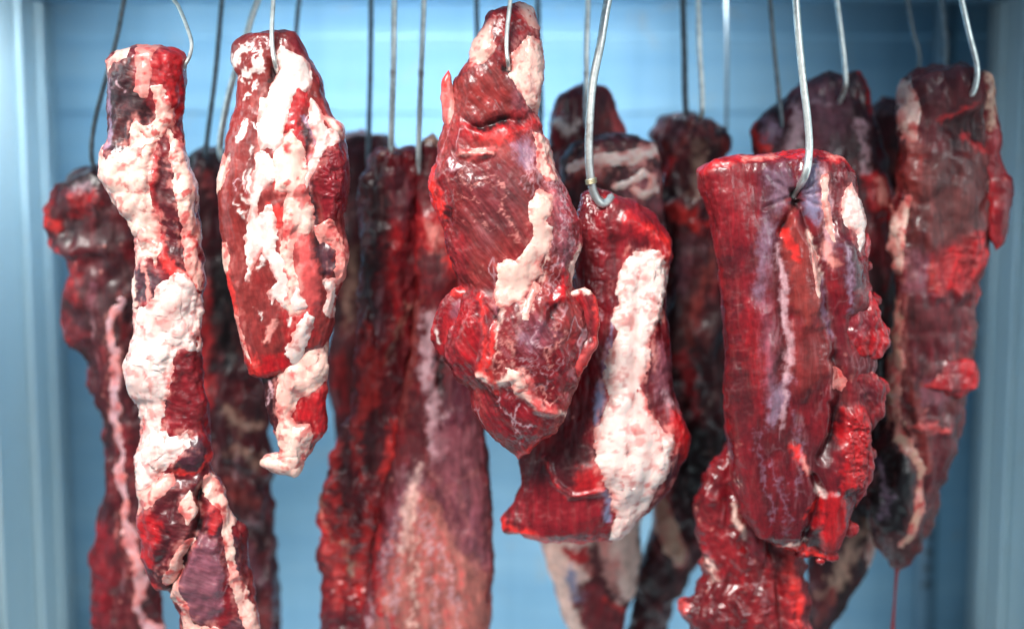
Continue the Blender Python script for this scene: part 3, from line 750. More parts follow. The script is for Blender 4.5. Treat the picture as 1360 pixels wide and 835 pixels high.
build_piece(rC, oC, 'flap', [(612,378),(590,390),(578,415),(574,442),(579,464),(594,474),(606,478)], [(612,378),(636,384),(642,405),(636,432),(622,455),(614,472),(606,479)], 0.0, T=10, base='deep', alt='red', step=SH, seed=6, mat=M_SLANT, lumps=(3, 40), mids=(.8, 22), fine=.2, dz0=-12,
 edge=('red', 0.35, 0.63), rag=3, layers=[P('mauve', [(598,400),(622,396),(626,412),(612,424),(600,420)], 4, a=.8), P('skin', [(608,396),(628,394),(620,406)], 3, a=.6), S('white', [(581,436),(583,452)], 4, 2, wob=2), P('red', [(588,418),(606,425),(604,448),(590,452)], 6, a=.6), S('bright', [(604,384),(634,388),(642,402)], 7, 4, h=3)])
build_piece(rC, oC, 'flap', [(776,380),(752,390),(745,415),(738,455),(732,490),(738,508),(748,516)], [(776,380),(788,392),(793,425),(789,450),(776,475),(764,500),(748,517)], 0.0, T=9, base='deep', alt='red', step=SH, seed=7, mat=M_SLANT, lumps=(3, 40), mids=(1, 20), fine=.2, dz0=-15, marble=.4,
 edge=('red', 0.35, 0.63), layers=[S('cream', [(754,392),(768,384),(784,386)], 8, 3, h=2), S('bright', [(790,396),(793,425),(788,455),(760,500)], 8, 4, h=2), S('rose', [(788,456),(770,470),(756,488)], 12, 5, h=5), P('dark', [(755,405),(770,405),(765,450),(750,460)], 8, h=-3, a=.5)])

# --- D: slab with a great band of white fat
rD, oD = meat('deep red slab with a broad lumpy white fat band, on the hook with a ring', (790, 250), 0.08)
D = build_piece(rD, oD, 'lean',
 [(790,248),(772,258),(764,300),(760,360),(762,400),(762,430),(756,465),(744,505),(728,540),(710,580),(694,612),(692,640),(678,670),(666,688),(668,700),(700,709),(760,716),(812,719)],
 [(790,248),(815,260),(840,270),(868,287),(888,315),(890,345),(884,400),(888,440),(890,480),(896,525),(905,555),(914,575),(911,600),(900,625),(885,650),(868,670),(845,690),(825,712),(812,720)],
 0.08, T=44, base='deep', alt='maroon', step=1.7, seed=8, mat=M_SKIN, lumps=(5, 70), mids=(2, 24), fine=.6, edge=('red', 0.6, 0.35), sq=.72,
 layers=[
  P('deep', [(772,262),(800,270),(815,300),(806,350),(800,420),(786,440),(776,360)], 8, rib=(60,24,2.2)), P('deep', [(800,262),(835,272),(870,292),(888,318),(884,345),(862,322),(830,310),(808,315),(798,290)], 7, h=5),
  S('red', [(830,290),(862,306),(878,340)], 14, 6, h=5, a=.8), S('bright', [(858,300),(884,322),(884,345)], 5, 4, a=.7), *[S('skin', [(790,330+i*21),(797,333+i*21)], 3, 2, a=.7) for i in range(5)],
  P('black', [(792,262),(804,262),(802,274),(794,274)], 4, h=-6), P('bright', [(796,258),(806,262),(800,268)], 4),
  S('blue', [(812,420),(806,470),(796,505),(790,545),(796,570)], [4,6,8,10,6], 3), P('blue', [(784,525),(800,520),(800,545),(790,560)], 4, a=.8),
  P('mauve', [(868,450),(886,470),(890,520),(876,540),(866,500)], 8, a=.7), S('skin', [(880,520),(896,540),(892,560)], 9, 5, a=.8), P('red', [(892,530),(914,575),(905,610),(885,590),(880,560)], 8, h=3), P('plum', [(876,610),(900,590),(896,625),(880,640)], 5),
  P('maroon', [(700,620),(740,570),(790,580),(800,640),(760,640),(750,650),(720,620)], 8), S('red', [(722,600),(735,630),(755,648),(800,640)], 4, 3, h=6), P('red', [(770,608),(800,600),(802,642),(762,640)], 7, h=4),
  P('deep', [(700,640),(750,652),(800,645),(812,700),(760,712),(690,700),(675,690)], 8, h=-2), S('bright', [(668,692),(710,706),(770,714),(812,716)], 11, 5), S('blue', [(798,640),(808,660),(804,680)], 8, 3),
  S('blue', [(832,680),(836,650)], 5, 2),
 ],
 fats=[F([(832,338),(850,328),(868,334),(886,354),(882,390),(874,420),(862,440),(852,480),(848,510),(862,548),(880,566),(892,570),(888,590),(884,620),(872,642),(860,660),(842,690),(822,716),(808,712),(814,680),(806,640),(792,610),(786,580),(798,550),(812,520),(800,500),(806,470),(818,440),(816,400),(822,362)], 9, 30, 7, .3, 'white', label='broad lumpy band of white fat'),
       F([(786,560),(796,556),(798,572),(788,580)], 3, 8, 3, .1, 'white')])

# --- E: large dark cut, right of centre
rE, oE = meat('large wine-red cut with a flat top, seamed down its length, ragged on one edge', (1040, 201), 0.04)
E = build_piece(rE, oE, 'lean',
 [(1040,200),(985,206),(945,216),(929,228),(932,245),(940,275),(950,310),(958,350),(963,400),(966,460),(967,520),(970,570),(978,630),(988,680),(1002,710),(1030,722),(1060,730)],
 [(1040,200),(1085,203),(1115,212),(1132,228),(1136,250),(1140,290),(1144,330),(1150,380),(1158,420),(1164,455),(1162,485),(1156,500),(1160,520),(1158,545),(1150,570),(1148,610),(1138,650),(1126,690),(1116,722),(1105,738),(1085,735),(1060,731)],
 0.04, T=39, base='maroon', alt='deep', step=SH, seed=9, mat=M_SKIN, lumps=(7, 80), mids=(1.6, 34), fine=.3, flecks=.2, marble=.15, grain=.6, sm=4, edge=('red', 0.55, 0.35), sq=.5, mix=.75, rag=2.2,
 layers=[
  P(None, [(945,240),(1000,260),(1022,330),(1026,430),(1016,560),(1000,690),(985,650),(966,420)], 26, h=5, hw=20), S(None, [(1030,300),(1036,420),(1036,500),(1022,600)], 12, 10, h=-4), P(None, [(1044,285),(1074,320),(1084,420),(1060,440),(1044,400)], 12, h=6, hw=14), S(None, [(1088,300),(1094,400),(1104,470)], 10, 8, h=-5), P(None, [(1100,300),(1132,330),(1140,400),(1110,410)], 14, h=7), S(None, [(1020,560),(1030,640),(1034,700)], 12, 12, h=3),
  S('red', [(930,230),(950,219),(990,209),(1040,204),(1090,206),(1125,220)], 9, 3), S('pink', [(985,210),(1030,205)], 4, 3, a=.8), S('pink', [(1095,207),(1118,216)], 4, 3, a=.7),
  P('deep', [(932,235),(1000,222),(1010,260),(1000,320),(965,330),(945,290)], 12), P('plum', [(1000,220),(1045,215),(1045,262),(1020,300),(1005,340),(1000,280)], 10, a=.8), P('silver', [(1010,225),(1042,222),(1044,258),(1020,280)], 8, a=.45),
  P('blue', [(1058,212),(1082,220),(1084,270),(1078,295),(1062,282),(1054,262)], 7, a=.75), *[S('dark', [(1056+i,262),(1062+i*6,230+i*8)], 2, 2, a=.6) for i in range(5)],
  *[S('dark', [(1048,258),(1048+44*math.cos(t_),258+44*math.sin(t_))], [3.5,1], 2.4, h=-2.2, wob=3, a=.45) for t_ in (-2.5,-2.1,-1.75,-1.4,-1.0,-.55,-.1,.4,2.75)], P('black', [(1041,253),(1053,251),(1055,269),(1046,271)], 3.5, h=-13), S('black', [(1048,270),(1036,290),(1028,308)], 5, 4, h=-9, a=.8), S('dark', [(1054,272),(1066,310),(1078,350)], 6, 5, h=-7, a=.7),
  P('rust', [(1040,275),(1062,310),(1078,350),(1082,400),(1060,430),(1040,400),(1030,320)], 7, h=7), S('bright', [(1034,304),(1044,322),(1048,340)], [10,8,5], 3, h=3),
  S('skin', [(1024,320),(1032,370),(1036,420),(1042,450),(1038,490)], [6,8,7,9,5], 4, h=-3), S('silver', [(1012,300),(1010,350),(1004,380)], 14, 9, a=.5), S('silver', [(1005,390),(1012,450),(1018,520)], 12, 10, a=.4),
  P('red', [(990,400),(1015,410),(1020,480),(1000,520),(985,460)], 12, a=.35, h=4), P('rust', [(1044,430),(1090,420),(1100,480),(1060,520),(1040,500)], 10, a=.5, h=5),
  S('cream', [(1064,310),(1074,340),(1080,365)], [5,9,6], 4, h=-2), S('skin', [(1084,225),(1090,270),(1096,310),(1092,340)], [8,9,12,8], 4, a=.9), S('pink', [(1088,320),(1096,345)], 10, 4, a=.8),
  P('plum', [(1100,310),(1124,320),(1132,370),(1120,400),(1106,370)], 7, h=4), S('silver', [(1080,365),(1086,410),(1096,440)], 6, 5, h=-3, a=.8), S('silver', [(1108,320),(1114,370),(1120,410)], 4, 4, a=.8),
  P('silver', [(1028,505),(1042,495),(1036,530),(1024,545),(1012,560),(1016,530)], 7, a=.8), S('skin', [(1040,490),(1034,520),(1030,560)], 5, 4, a=.7),
  S('dark', [(1098,470),(1112,520),(1104,570),(1086,600)], [8,14,16,6], 7, h=-12, a=.8), P('dark', [(1096,530),(1110,540),(1110,580),(1098,580)], 6, h=-8),
  P('red', [(1112,540),(1136,535),(1148,560),(1136,640),(1112,640),(1108,590)], 8, h=8, rib=(60,24,3)),
  S('bright', [(1046,584),(1056,600),(1068,625)], [8,11,4], 4, h=3), S('pink', [(1056,598),(1068,622)], 6, 3), S('white', [(1080,640),(1086,650)], 6, 3),
  S('dark', [(1072,625),(1082,650),(1070,690),(1066,725)], 5, 4, h=-9, a=.8),
  P('maroon', [(984,560),(1040,600),(1070,640),(1062,700),(1040,722),(1000,700)], 22, a=.45), *[S('silver', q_, [1,4,1], 4, wob=8, a=.45) for q_ in [[(1000,560),(1006,620),(1020,690)], [(1050,540),(1056,590),(1050,650)], [(1020,600),(1034,650),(1040,700)]]], P('red', [(1084,650),(1110,645),(1120,690),(1105,735),(1085,720),(1078,690)], 7, h=5), P('dark', [(1064,700),(1085,690),(1090,735),(1075,745)], 4, h=-3),
  S('bright', [(1060,680),(1080,660)], 4, 3, a=.6), S('bright', [(1030,722),(1060,727),(1100,738)], 5, 3), S('cream', [(968,600),(976,640)], 4, 3), S('cream', [(1040,722),(1064,715)], 5, 3, a=.7),
 ],
 fats=[F([(1112,255),(1124,244),(1134,262),(1140,290),(1142,320),(1134,330),(1128,304),(1116,300),(1110,280)], 5, 16, 4, .15, 'white', soft=5, label='patch of creamy fat below the right shoulder'),
       F([(1082,232),(1092,232),(1094,280),(1098,318),(1088,300)], 2, 14, 3, .3, 'cream', soft=4),
       F([(1066,318),(1076,336),(1082,372),(1076,390),(1068,350)], 2, 14, 3, .3, 'cream', soft=4),
       F([(1097,482),(1104,484),(1117,500),(1112,515),(1100,508)], 4, 14, 3, .45, 'pink')])
for i, (x_, y_, r_) in enumerate([(1142,322,9),(1150,352,8),(1160,398,11),(1172,440,10),(1168,512,13),(1160,545,10),(1152,600,11),(1140,650,10),(1128,700,12),(1104,735,9),(1090,742,6)]):
    build_piece(rE, oE, 'nub', [(x_-1,y_-r_),(x_-r_*1.3,y_-r_*.3),(x_-r_*1.2,y_+r_*.5),(x_,y_+r_)], [(x_-1,y_-r_),(x_+r_*.8,y_-r_*.4),(x_+r_*.9,y_+r_*.4),(x_,y_+r_+.5)], 0.04, T=r_*.9, base='red', alt='deep', step=1.5, seed=60 + i, mat=M_SLANT, lumps=(2, 18), mids=(1, 12), dz0=-6, rag=1, sm=4, edge=('bright', .4, .6))
for i, (L_, R_, dz, T_) in enumerate([
  ([(1128,370),(1110,384),(1104,420),(1112,450),(1130,470),(1150,476)], [(1128,370),(1148,378),(1160,402),(1170,430),(1175,452),(1168,470),(1150,477)], -20, 15),
  ([(1136,478),(1120,486),(1116,505),(1126,530),(1140,560),(1150,572)], [(1136,478),(1158,492),(1172,510),(1171,528),(1168,548),(1150,573)], -16, 14),
  ([(1140,300),(1130,318),(1132,340),(1140,352)], [(1140,300),(1150,312),(1152,335),(1140,353)], -12, 9),
  ([(1132,568),(1120,590),(1120,620),(1128,650),(1132,668)], [(1132,568),(1150,580),(1156,605),(1148,640),(1132,669)], -18, 13)]):
    build_piece(rE, oE, 'flap', L_, R_, 0.04, T=T_, base='deep', alt='red', step=1.4, seed=10 + i, mat=M_SLANT, lumps=(5, 30), mids=(3, 12), dz0=dz, edge=('red', 0.3, 0.63), marble=.3,
      layers=[P('plum', [(L_[2][0]+6, L_[2][1]-4), (R_[2][0]-10, R_[2][1]), (R_[3][0]-14, R_[3][1]), (L_[3][0]+8, L_[3][1])], 8, a=.6)])

# --- E2: ragged lower cut below and behind E
rE2, oE2 = meat('ragged bright red trimming below the flat-topped cut, a pointed tip at its left', (1020, 240), 0.15)
E2 = build_piece(rE2, oE2, 'lean',
 [(1020,236),(1000,250),(985,300),(985,450),(980,560),(960,600),(935,640),(925,680),(932,725),(938,765),(925,785),(900,803),(903,818),(918,830),(920,900)],
 [(1020,236),(1040,250),(1050,300),(1050,500),(1050,620),(1058,700),(1062,740),(1072,780),(1076,835),(1076,900)],
 0.11, T=34, base='deep', alt='maroon', step=1.9, seed=15, mat=M_SLANT, lumps=(9, 45), mids=(6, 17), fine=1.0, rag=5, marble=.5, edge=('red', 0.5, 0.42),
 layers=[S('cream', [(968,660),(978,690),(984,705)], [4,8,5], 3, h=3), S('cream', [(940,735),(948,765)], [5,8], 4), P('plum', [(985,690),(1010,700),(1012,740),(990,735)], 8, a=.8), P('maroon', [(945,770),(990,780),(985,835),(950,840)], 10), S('dark', [(1020,710),(1030,770),(1034,830)], 8, 5, h=-8), S('bright', [(1038,720),(1050,780),(1056,830)], 10, 6, h=3), P('bright', [(940,690),(1050,700),(1060,835),(950,830)], 20, a=.12, rib=(10,24,6)), P('rose', [(900,800),(912,795),(915,815),(903,818)], 4)])
# ------------------------------------------------------------------ cuts further back, base colours darkened for the shade there
BS = 2.6
# --- G: right end
rG, oG = meat('long brownish-red cut at the right end with a blood drip falling from its tip', (1250, 86), 0.20)
G = build_piece(rG, oG, 'lean',
 [(1250,86),(1215,93),(1197,108),(1192,150),(1197,190),(1200,230),(1192,280),(1188,330),(1190,400),(1187,470),(1183,520),(1182,560),(1165,595),(1152,630),(1150,670),(1165,720),(1185,750),(1195,757)],
 [(1250,86),(1285,92),(1305,97),(1312,130),(1316,190),(1318,230),(1316,280),(1310,322),(1305,345),(1298,370),(1292,420),(1290,480),(1282,510),(1276,540),(1275,570),(1262,610),(1247,640),(1240,690),(1220,730),(1195,757)],
 0.20, T=38, base='maroon', alt='brown', step=2.0, seed=20, rag=4.5, mat=M_BACK, wobk=1.8, lumps=(6, 60), mids=(4, 22), edge=('red', 0.55, 0.42), mix=.9,
 layers=[P('maroon', [(1215,95),(1285,95),(1290,150),(1260,160),(1220,180)], 12), P('dark', [(1240,165),(1290,150),(1300,200),(1260,200)], 8, h=-8), S('red', [(1240,160),(1262,148),(1285,140)], 5, 4, h=3),
  S('rust', [(1215,200),(1205,240),(1220,250)], [16,24,16], 8, h=4), P('rust', [(1203,235),(1235,210),(1242,235),(1230,258),(1208,262)], 8, h=6), P('brown', [(1225,195),(1290,200),(1296,300),(1220,330),(1205,280)], 16, a=.9),
  S('red', [(1270,180),(1285,195),(1300,200)], 9, 5, h=3), P('mauve', [(1200,330),(1230,350),(1226,390),(1200,380)], 12, a=.7), S('rust', [(1226,352),(1236,390)], [11,7], 5, h=4), S('red', [(1262,330),(1256,372),(1264,395)], [8,13,6], 5, h=4), S('red', [(1284,312),(1296,345),(1280,372)], [9,12,7], 5, h=5), P('red', [(1225,340),(1295,310),(1295,395),(1230,400)], 14, a=.5, rib=(15,16,5)),
  P('maroon', [(1200,400),(1280,380),(1280,460),(1230,480),(1200,470)], 10), P('mauve', [(1215,495),(1262,505),(1240,540),(1216,530)], 10, a=.6), P('maroon', [(1230,560),(1275,540),(1245,640),(1225,690),(1205,640)], 10),
  P('black', [(1178,570),(1195,590),(1205,650),(1190,700),(1165,700),(1152,660),(1158,620)], 6, h=3), S('silver', [(1166,610),(1172,650),(1168,680)], 4, 4, a=.7),
  S('rust', [(1204,500),(1208,540),(1220,590),(1222,620)], [10,13,12,9], 4, h=5), S('rose', [(1206,560),(1236,558),(1250,566)], 9, 4, h=4)],
 fats=[F([(1197,110),(1203,150),(1206,185)], 5, 14, 4, .45, 'cream', w=[12,20,10]),
       F([(1188,400),(1187,470),(1184,540),(1192,578),(1212,610),(1218,650),(1205,690),(1192,720)], 4, 11, 7, .8, 'tan', w=[5,9,11,14,9,12,13,8], label='pale seam of fat winding down to the tip'),
       F([(1200,260),(1192,300),(1190,360)], 3, 12, 4, .6, 'cream', w=[4,6,5])])
build_piece(rG, oG, 'flap', [(1300,95),(1293,110),(1296,180),(1300,250),(1304,310),(1316,330)], [(1300,95),(1310,100),(1318,150),(1322,210),(1337,245),(1333,290),(1327,325),(1316,331)], 0.20, T=12, base='deep', alt='red', step=2.2, seed=21, mat=M_BACK, wobk=1.8, lumps=(5, 30), mids=(3, 14), dz0=-18,
  layers=[S('tan', [(1304,100),(1308,130),(1310,165)], 12, 5), P('maroon', [(1318,250),(1336,250),(1326,310),(1312,300)], 8, a=.7)])
build_piece(rG, oG, 'flap', [(1262,472),(1238,480),(1222,495),(1216,510),(1240,514)], [(1262,472),(1285,478),(1294,490),(1290,510),(1275,520),(1240,522)], 0.20, T=12, base='deep', alt='red', step=2.2, seed=22, mat=M_BACK, wobk=1.8, lumps=(4, 24), mids=(3, 12), dz0=-24, rag=5)
drip = empty('blood_drip', to_world(np.array([[1190.0, 750]]), np.zeros(1), 0.20)[0])
tag(drip, 'thin thread of blood falling from the tip of the right-end cut', 'drip')
pth = to_world(np.array([[1192, 750], [1190, 770], [1188, 800], [1186, 825], [1185, 845], [1184, 870.]]), np.zeros(6), 0.20) - np.array(drip.location)
co, f = tube_arrays(catmull(pth, 8), np.interp(np.linspace(0, 1, 41), [0, .12, .35, .6, .85, 1], [.0048, .0026, .0018, .0026, .0046, .0034]), 10)
BL = N('blood'); BL.p.inputs['Base Color'].default_value = (0.30, 0.03, 0.03, 1); BL.p.inputs['Roughness'].default_value = 0.12
mesh_obj('thread', co, f, BL.m, drip)

# --- H: behind E, purple shoulder
rH, oH = meat('purple-brown cut behind the flat-topped one, sloping left shoulder, its tail showing lower down', (1100, 95), 0.27)
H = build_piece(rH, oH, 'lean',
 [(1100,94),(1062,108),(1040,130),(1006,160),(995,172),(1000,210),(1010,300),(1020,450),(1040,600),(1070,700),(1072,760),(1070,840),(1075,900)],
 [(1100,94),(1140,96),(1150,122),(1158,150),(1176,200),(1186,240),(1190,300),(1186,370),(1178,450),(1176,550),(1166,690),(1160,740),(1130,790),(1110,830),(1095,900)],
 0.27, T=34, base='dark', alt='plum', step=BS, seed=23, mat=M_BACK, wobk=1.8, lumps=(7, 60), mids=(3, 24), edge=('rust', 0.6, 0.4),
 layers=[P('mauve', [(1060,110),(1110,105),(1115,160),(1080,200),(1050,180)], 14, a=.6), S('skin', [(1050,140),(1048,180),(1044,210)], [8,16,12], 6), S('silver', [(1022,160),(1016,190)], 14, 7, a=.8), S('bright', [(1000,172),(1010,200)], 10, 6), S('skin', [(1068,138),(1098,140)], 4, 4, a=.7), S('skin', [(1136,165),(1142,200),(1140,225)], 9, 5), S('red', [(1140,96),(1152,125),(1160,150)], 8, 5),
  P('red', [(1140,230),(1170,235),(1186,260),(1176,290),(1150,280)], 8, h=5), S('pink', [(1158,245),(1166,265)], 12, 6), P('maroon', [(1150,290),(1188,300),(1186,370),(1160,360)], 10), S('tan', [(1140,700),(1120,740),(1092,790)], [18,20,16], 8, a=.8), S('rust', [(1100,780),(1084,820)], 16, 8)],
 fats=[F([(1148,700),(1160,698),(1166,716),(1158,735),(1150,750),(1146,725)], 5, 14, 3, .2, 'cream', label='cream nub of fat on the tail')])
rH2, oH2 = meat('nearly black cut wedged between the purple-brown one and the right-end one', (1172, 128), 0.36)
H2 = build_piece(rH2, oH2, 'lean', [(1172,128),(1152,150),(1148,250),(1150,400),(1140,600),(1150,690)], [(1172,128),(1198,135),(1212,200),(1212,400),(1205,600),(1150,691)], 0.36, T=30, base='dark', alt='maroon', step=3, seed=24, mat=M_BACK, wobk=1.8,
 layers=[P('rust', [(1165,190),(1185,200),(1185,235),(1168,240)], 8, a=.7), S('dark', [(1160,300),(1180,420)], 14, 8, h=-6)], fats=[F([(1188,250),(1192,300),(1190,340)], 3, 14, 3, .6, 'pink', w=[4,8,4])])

# --- I: dark brown cut in the centre right
rI, oI = meat('dark brown cut crossed by reddish strips, between the white-fat slab and the flat-topped cut', (915, 148), 0.34)
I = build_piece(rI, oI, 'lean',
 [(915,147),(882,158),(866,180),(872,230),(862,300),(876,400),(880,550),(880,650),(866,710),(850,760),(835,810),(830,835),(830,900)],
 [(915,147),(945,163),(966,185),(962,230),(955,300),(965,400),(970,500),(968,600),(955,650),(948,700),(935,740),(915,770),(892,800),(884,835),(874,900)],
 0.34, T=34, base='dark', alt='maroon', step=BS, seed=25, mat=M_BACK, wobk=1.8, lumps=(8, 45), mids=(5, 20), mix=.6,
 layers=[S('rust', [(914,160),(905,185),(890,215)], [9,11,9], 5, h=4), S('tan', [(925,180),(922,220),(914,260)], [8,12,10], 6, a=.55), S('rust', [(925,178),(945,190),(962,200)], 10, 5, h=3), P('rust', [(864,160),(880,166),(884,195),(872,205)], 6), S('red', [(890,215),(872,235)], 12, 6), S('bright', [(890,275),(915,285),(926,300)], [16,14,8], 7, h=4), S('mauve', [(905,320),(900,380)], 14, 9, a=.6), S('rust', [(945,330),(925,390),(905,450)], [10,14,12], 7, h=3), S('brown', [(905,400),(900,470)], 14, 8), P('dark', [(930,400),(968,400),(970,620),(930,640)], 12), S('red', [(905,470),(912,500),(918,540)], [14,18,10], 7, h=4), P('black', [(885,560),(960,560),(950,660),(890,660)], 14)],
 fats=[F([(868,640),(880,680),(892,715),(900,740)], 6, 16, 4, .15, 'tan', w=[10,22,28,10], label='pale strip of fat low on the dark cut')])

# --- J: behind the centre; shows above and below the white-fat slab
rJ, oJ = meat('red-topped cut whose beige fatty end shows below the slab with the white fat band', (775, 110), 0.30)
J = build_piece(rJ, oJ, 'lean',
 [(775,109),(742,128),(728,165),(730,200),(735,260),(748,400),(745,560),(722,640),(715,700),(728,750),(742,790),(755,845),(757,900)],
 [(775,109),(803,118),(820,148),(830,175),(838,230),(850,300),(866,500),(860,640),(850,700),(845,760),(838,785),(822,845),(815,900)],
 0.30, T=34, base='maroon', alt='deep', step=BS, seed=26, mat=M_BACK, wobk=1.8, lumps=(5, 55), mids=(3, 22), edge=('red', 0.6, 0.35),
 layers=[P('maroon', [(745,130),(790,125),(805,170),(780,200),(740,190)], 12), S('white', [(740,163),(752,172)], 15, 6, h=3), P('red', [(735,150),(745,140),(745,160)], 6), S('rose', [(815,150),(824,175)], [12,16], 6), S('rust', [(805,140),(800,165)], 8, 5),
  P('cream', [(712,690),(760,680),(852,680),(846,770),(838,790),(806,760),(790,700),(775,720),(778,750),(768,790),(774,845),(756,850),(740,790)], 6, h=3), S('cream', [(716,700),(738,765)], [14,18], 6), P('red', [(748,718),(774,716),(780,748),(756,742)], 5, h=-4), P('deep', [(778,764),(800,780),(828,800),(820,860),(784,860),(772,800)], 5, h=-3), S('blue', [(758,755),(768,785)], [16,10], 7), S('pink', [(800,700),(812,750),(826,780)], [12,20,16], 8), S('cream', [(824,755),(830,780)], 16, 6, h=3), S('bright', [(800,782),(828,800)], 6, 4)])
rJ2, oJ2 = meat('maroon cut with a squiggle of white fat, just behind the hook with the wire ring', (805, 177), 0.23)
J2 = build_piece(rJ2, oJ2, 'lean',
 [(805,176),(758,188),(744,212),(745,300),(760,420),(770,560),(790,640)], [(805,176),(850,182),(868,194),(876,230),(880,290),(876,420),(860,560),(790,641)],
 0.23, T=30, base='maroon', alt='dark', step=2.2, seed=27, mat=M_BACK, wobk=1.8, lumps=(4, 50), mids=(3, 20),
 layers=[S('rust', [(752,238),(775,230),(800,240)], 7, 4, h=4), P('dark', [(740,250),(800,250),(790,300),(745,300)], 8), P('mauve', [(815,240),(870,225),(876,280),(830,280)], 8, a=.6)],
 fats=[F([(755,224),(785,216),(815,210),(845,208),(866,200)], 6, 13, 4, .12, 'white', w=[8,14,14,16,18], label='white fat band across the top'), F([(815,246),(838,240),(850,230),(862,236),(866,250),(852,258),(840,252)], 5, 10, 4, .12, 'white', w=[8,10,10,9,10,9,8])])

# --- K: blurred cuts behind the middle
rK1, oK1 = meat('long dark red cut with a bright red ragged base, left of the veined flank', (520, 196), 0.215)
K1 = build_piece(rK1, oK1, 'lean',
 [(524,195),(492,206),(482,240),(480,300),(482,350),(479,420),(473,480),(470,540),(447,600),(435,640),(430,700),(428,750),(432,835),(432,900)],
 [(524,195),(552,198),(560,250),(557,320),(553,400),(549,460),(540,520),(530,600),(520,680),(512,760),(505,900)],
 0.215, T=32, base='deep', alt='maroon', step=2.2, seed=28, mat=M_BACK, wobk=1.8, lumps=(8, 50), mids=(6, 18), fine=.8, rag=4, edge=('red', 0.65, 0.4),
 layers=[P('dark', [(492,230),(515,210),(518,300),(500,420),(488,400)], 10), P('plum', [(522,230),(545,220),(550,280),(535,300),(522,270)], 10, a=.7), S('tan', [(512,205),(545,190)], 5, 4, a=.6), S('red', [(530,300),(522,360),(530,420),(510,470)], [12,12,10,8], 6, h=3), S('tan', [(545,400),(530,450),(510,480)], 4, 4, a=.4), S('bright', [(490,430),(496,500),(480,560)], [10,20,12], 7, h=4), S('bright', [(505,480),(500,540)], 14, 7), P('maroon', [(480,540),(530,520),(520,620),(480,620)], 10), S('bright', [(525,560),(515,620),(530,640)], 10, 6, h=3), S('tan', [(434,640),(436,680),(450,705)], 4, 3), P('maroon', [(440,640),(480,620),(490,690),(450,700)], 10), P('bright', [(432,690),(446,650),(456,705),(470,640),(478,710),(494,650),(506,720),(500,770),(482,800),(470,770),(456,830),(444,780)], 10, a=.6, h=3), P(None, [(436,650),(505,640),(505,800),(440,820)], 16, rib=(12,20,5)), *[S(c_, q_, w_, 5, h=3, a=.8) for c_, q_, w_ in [('bright', [(452,560),(446,610),(452,660)], [6,10,5]), ('dark', [(470,650),(476,700),(468,760)], [5,9,6]), ('rose', [(440,720),(452,760),(448,800)], [5,8,5]), ('dark', [(500,690),(492,740),(500,790)], [5,8,5]), ('bright', [(488,520),(476,580),(482,640)], [7,12,6]), ('tan', [(460,705),(472,745)], [3,5])]], P('maroon', [(432,800),(470,790),(500,840),(500,900),(432,900)], 10)])
rK2, oK2 = meat('wide flank veined over purple and beige membrane at its base, behind the ragged pointed cut', (575, 178), 0.20)
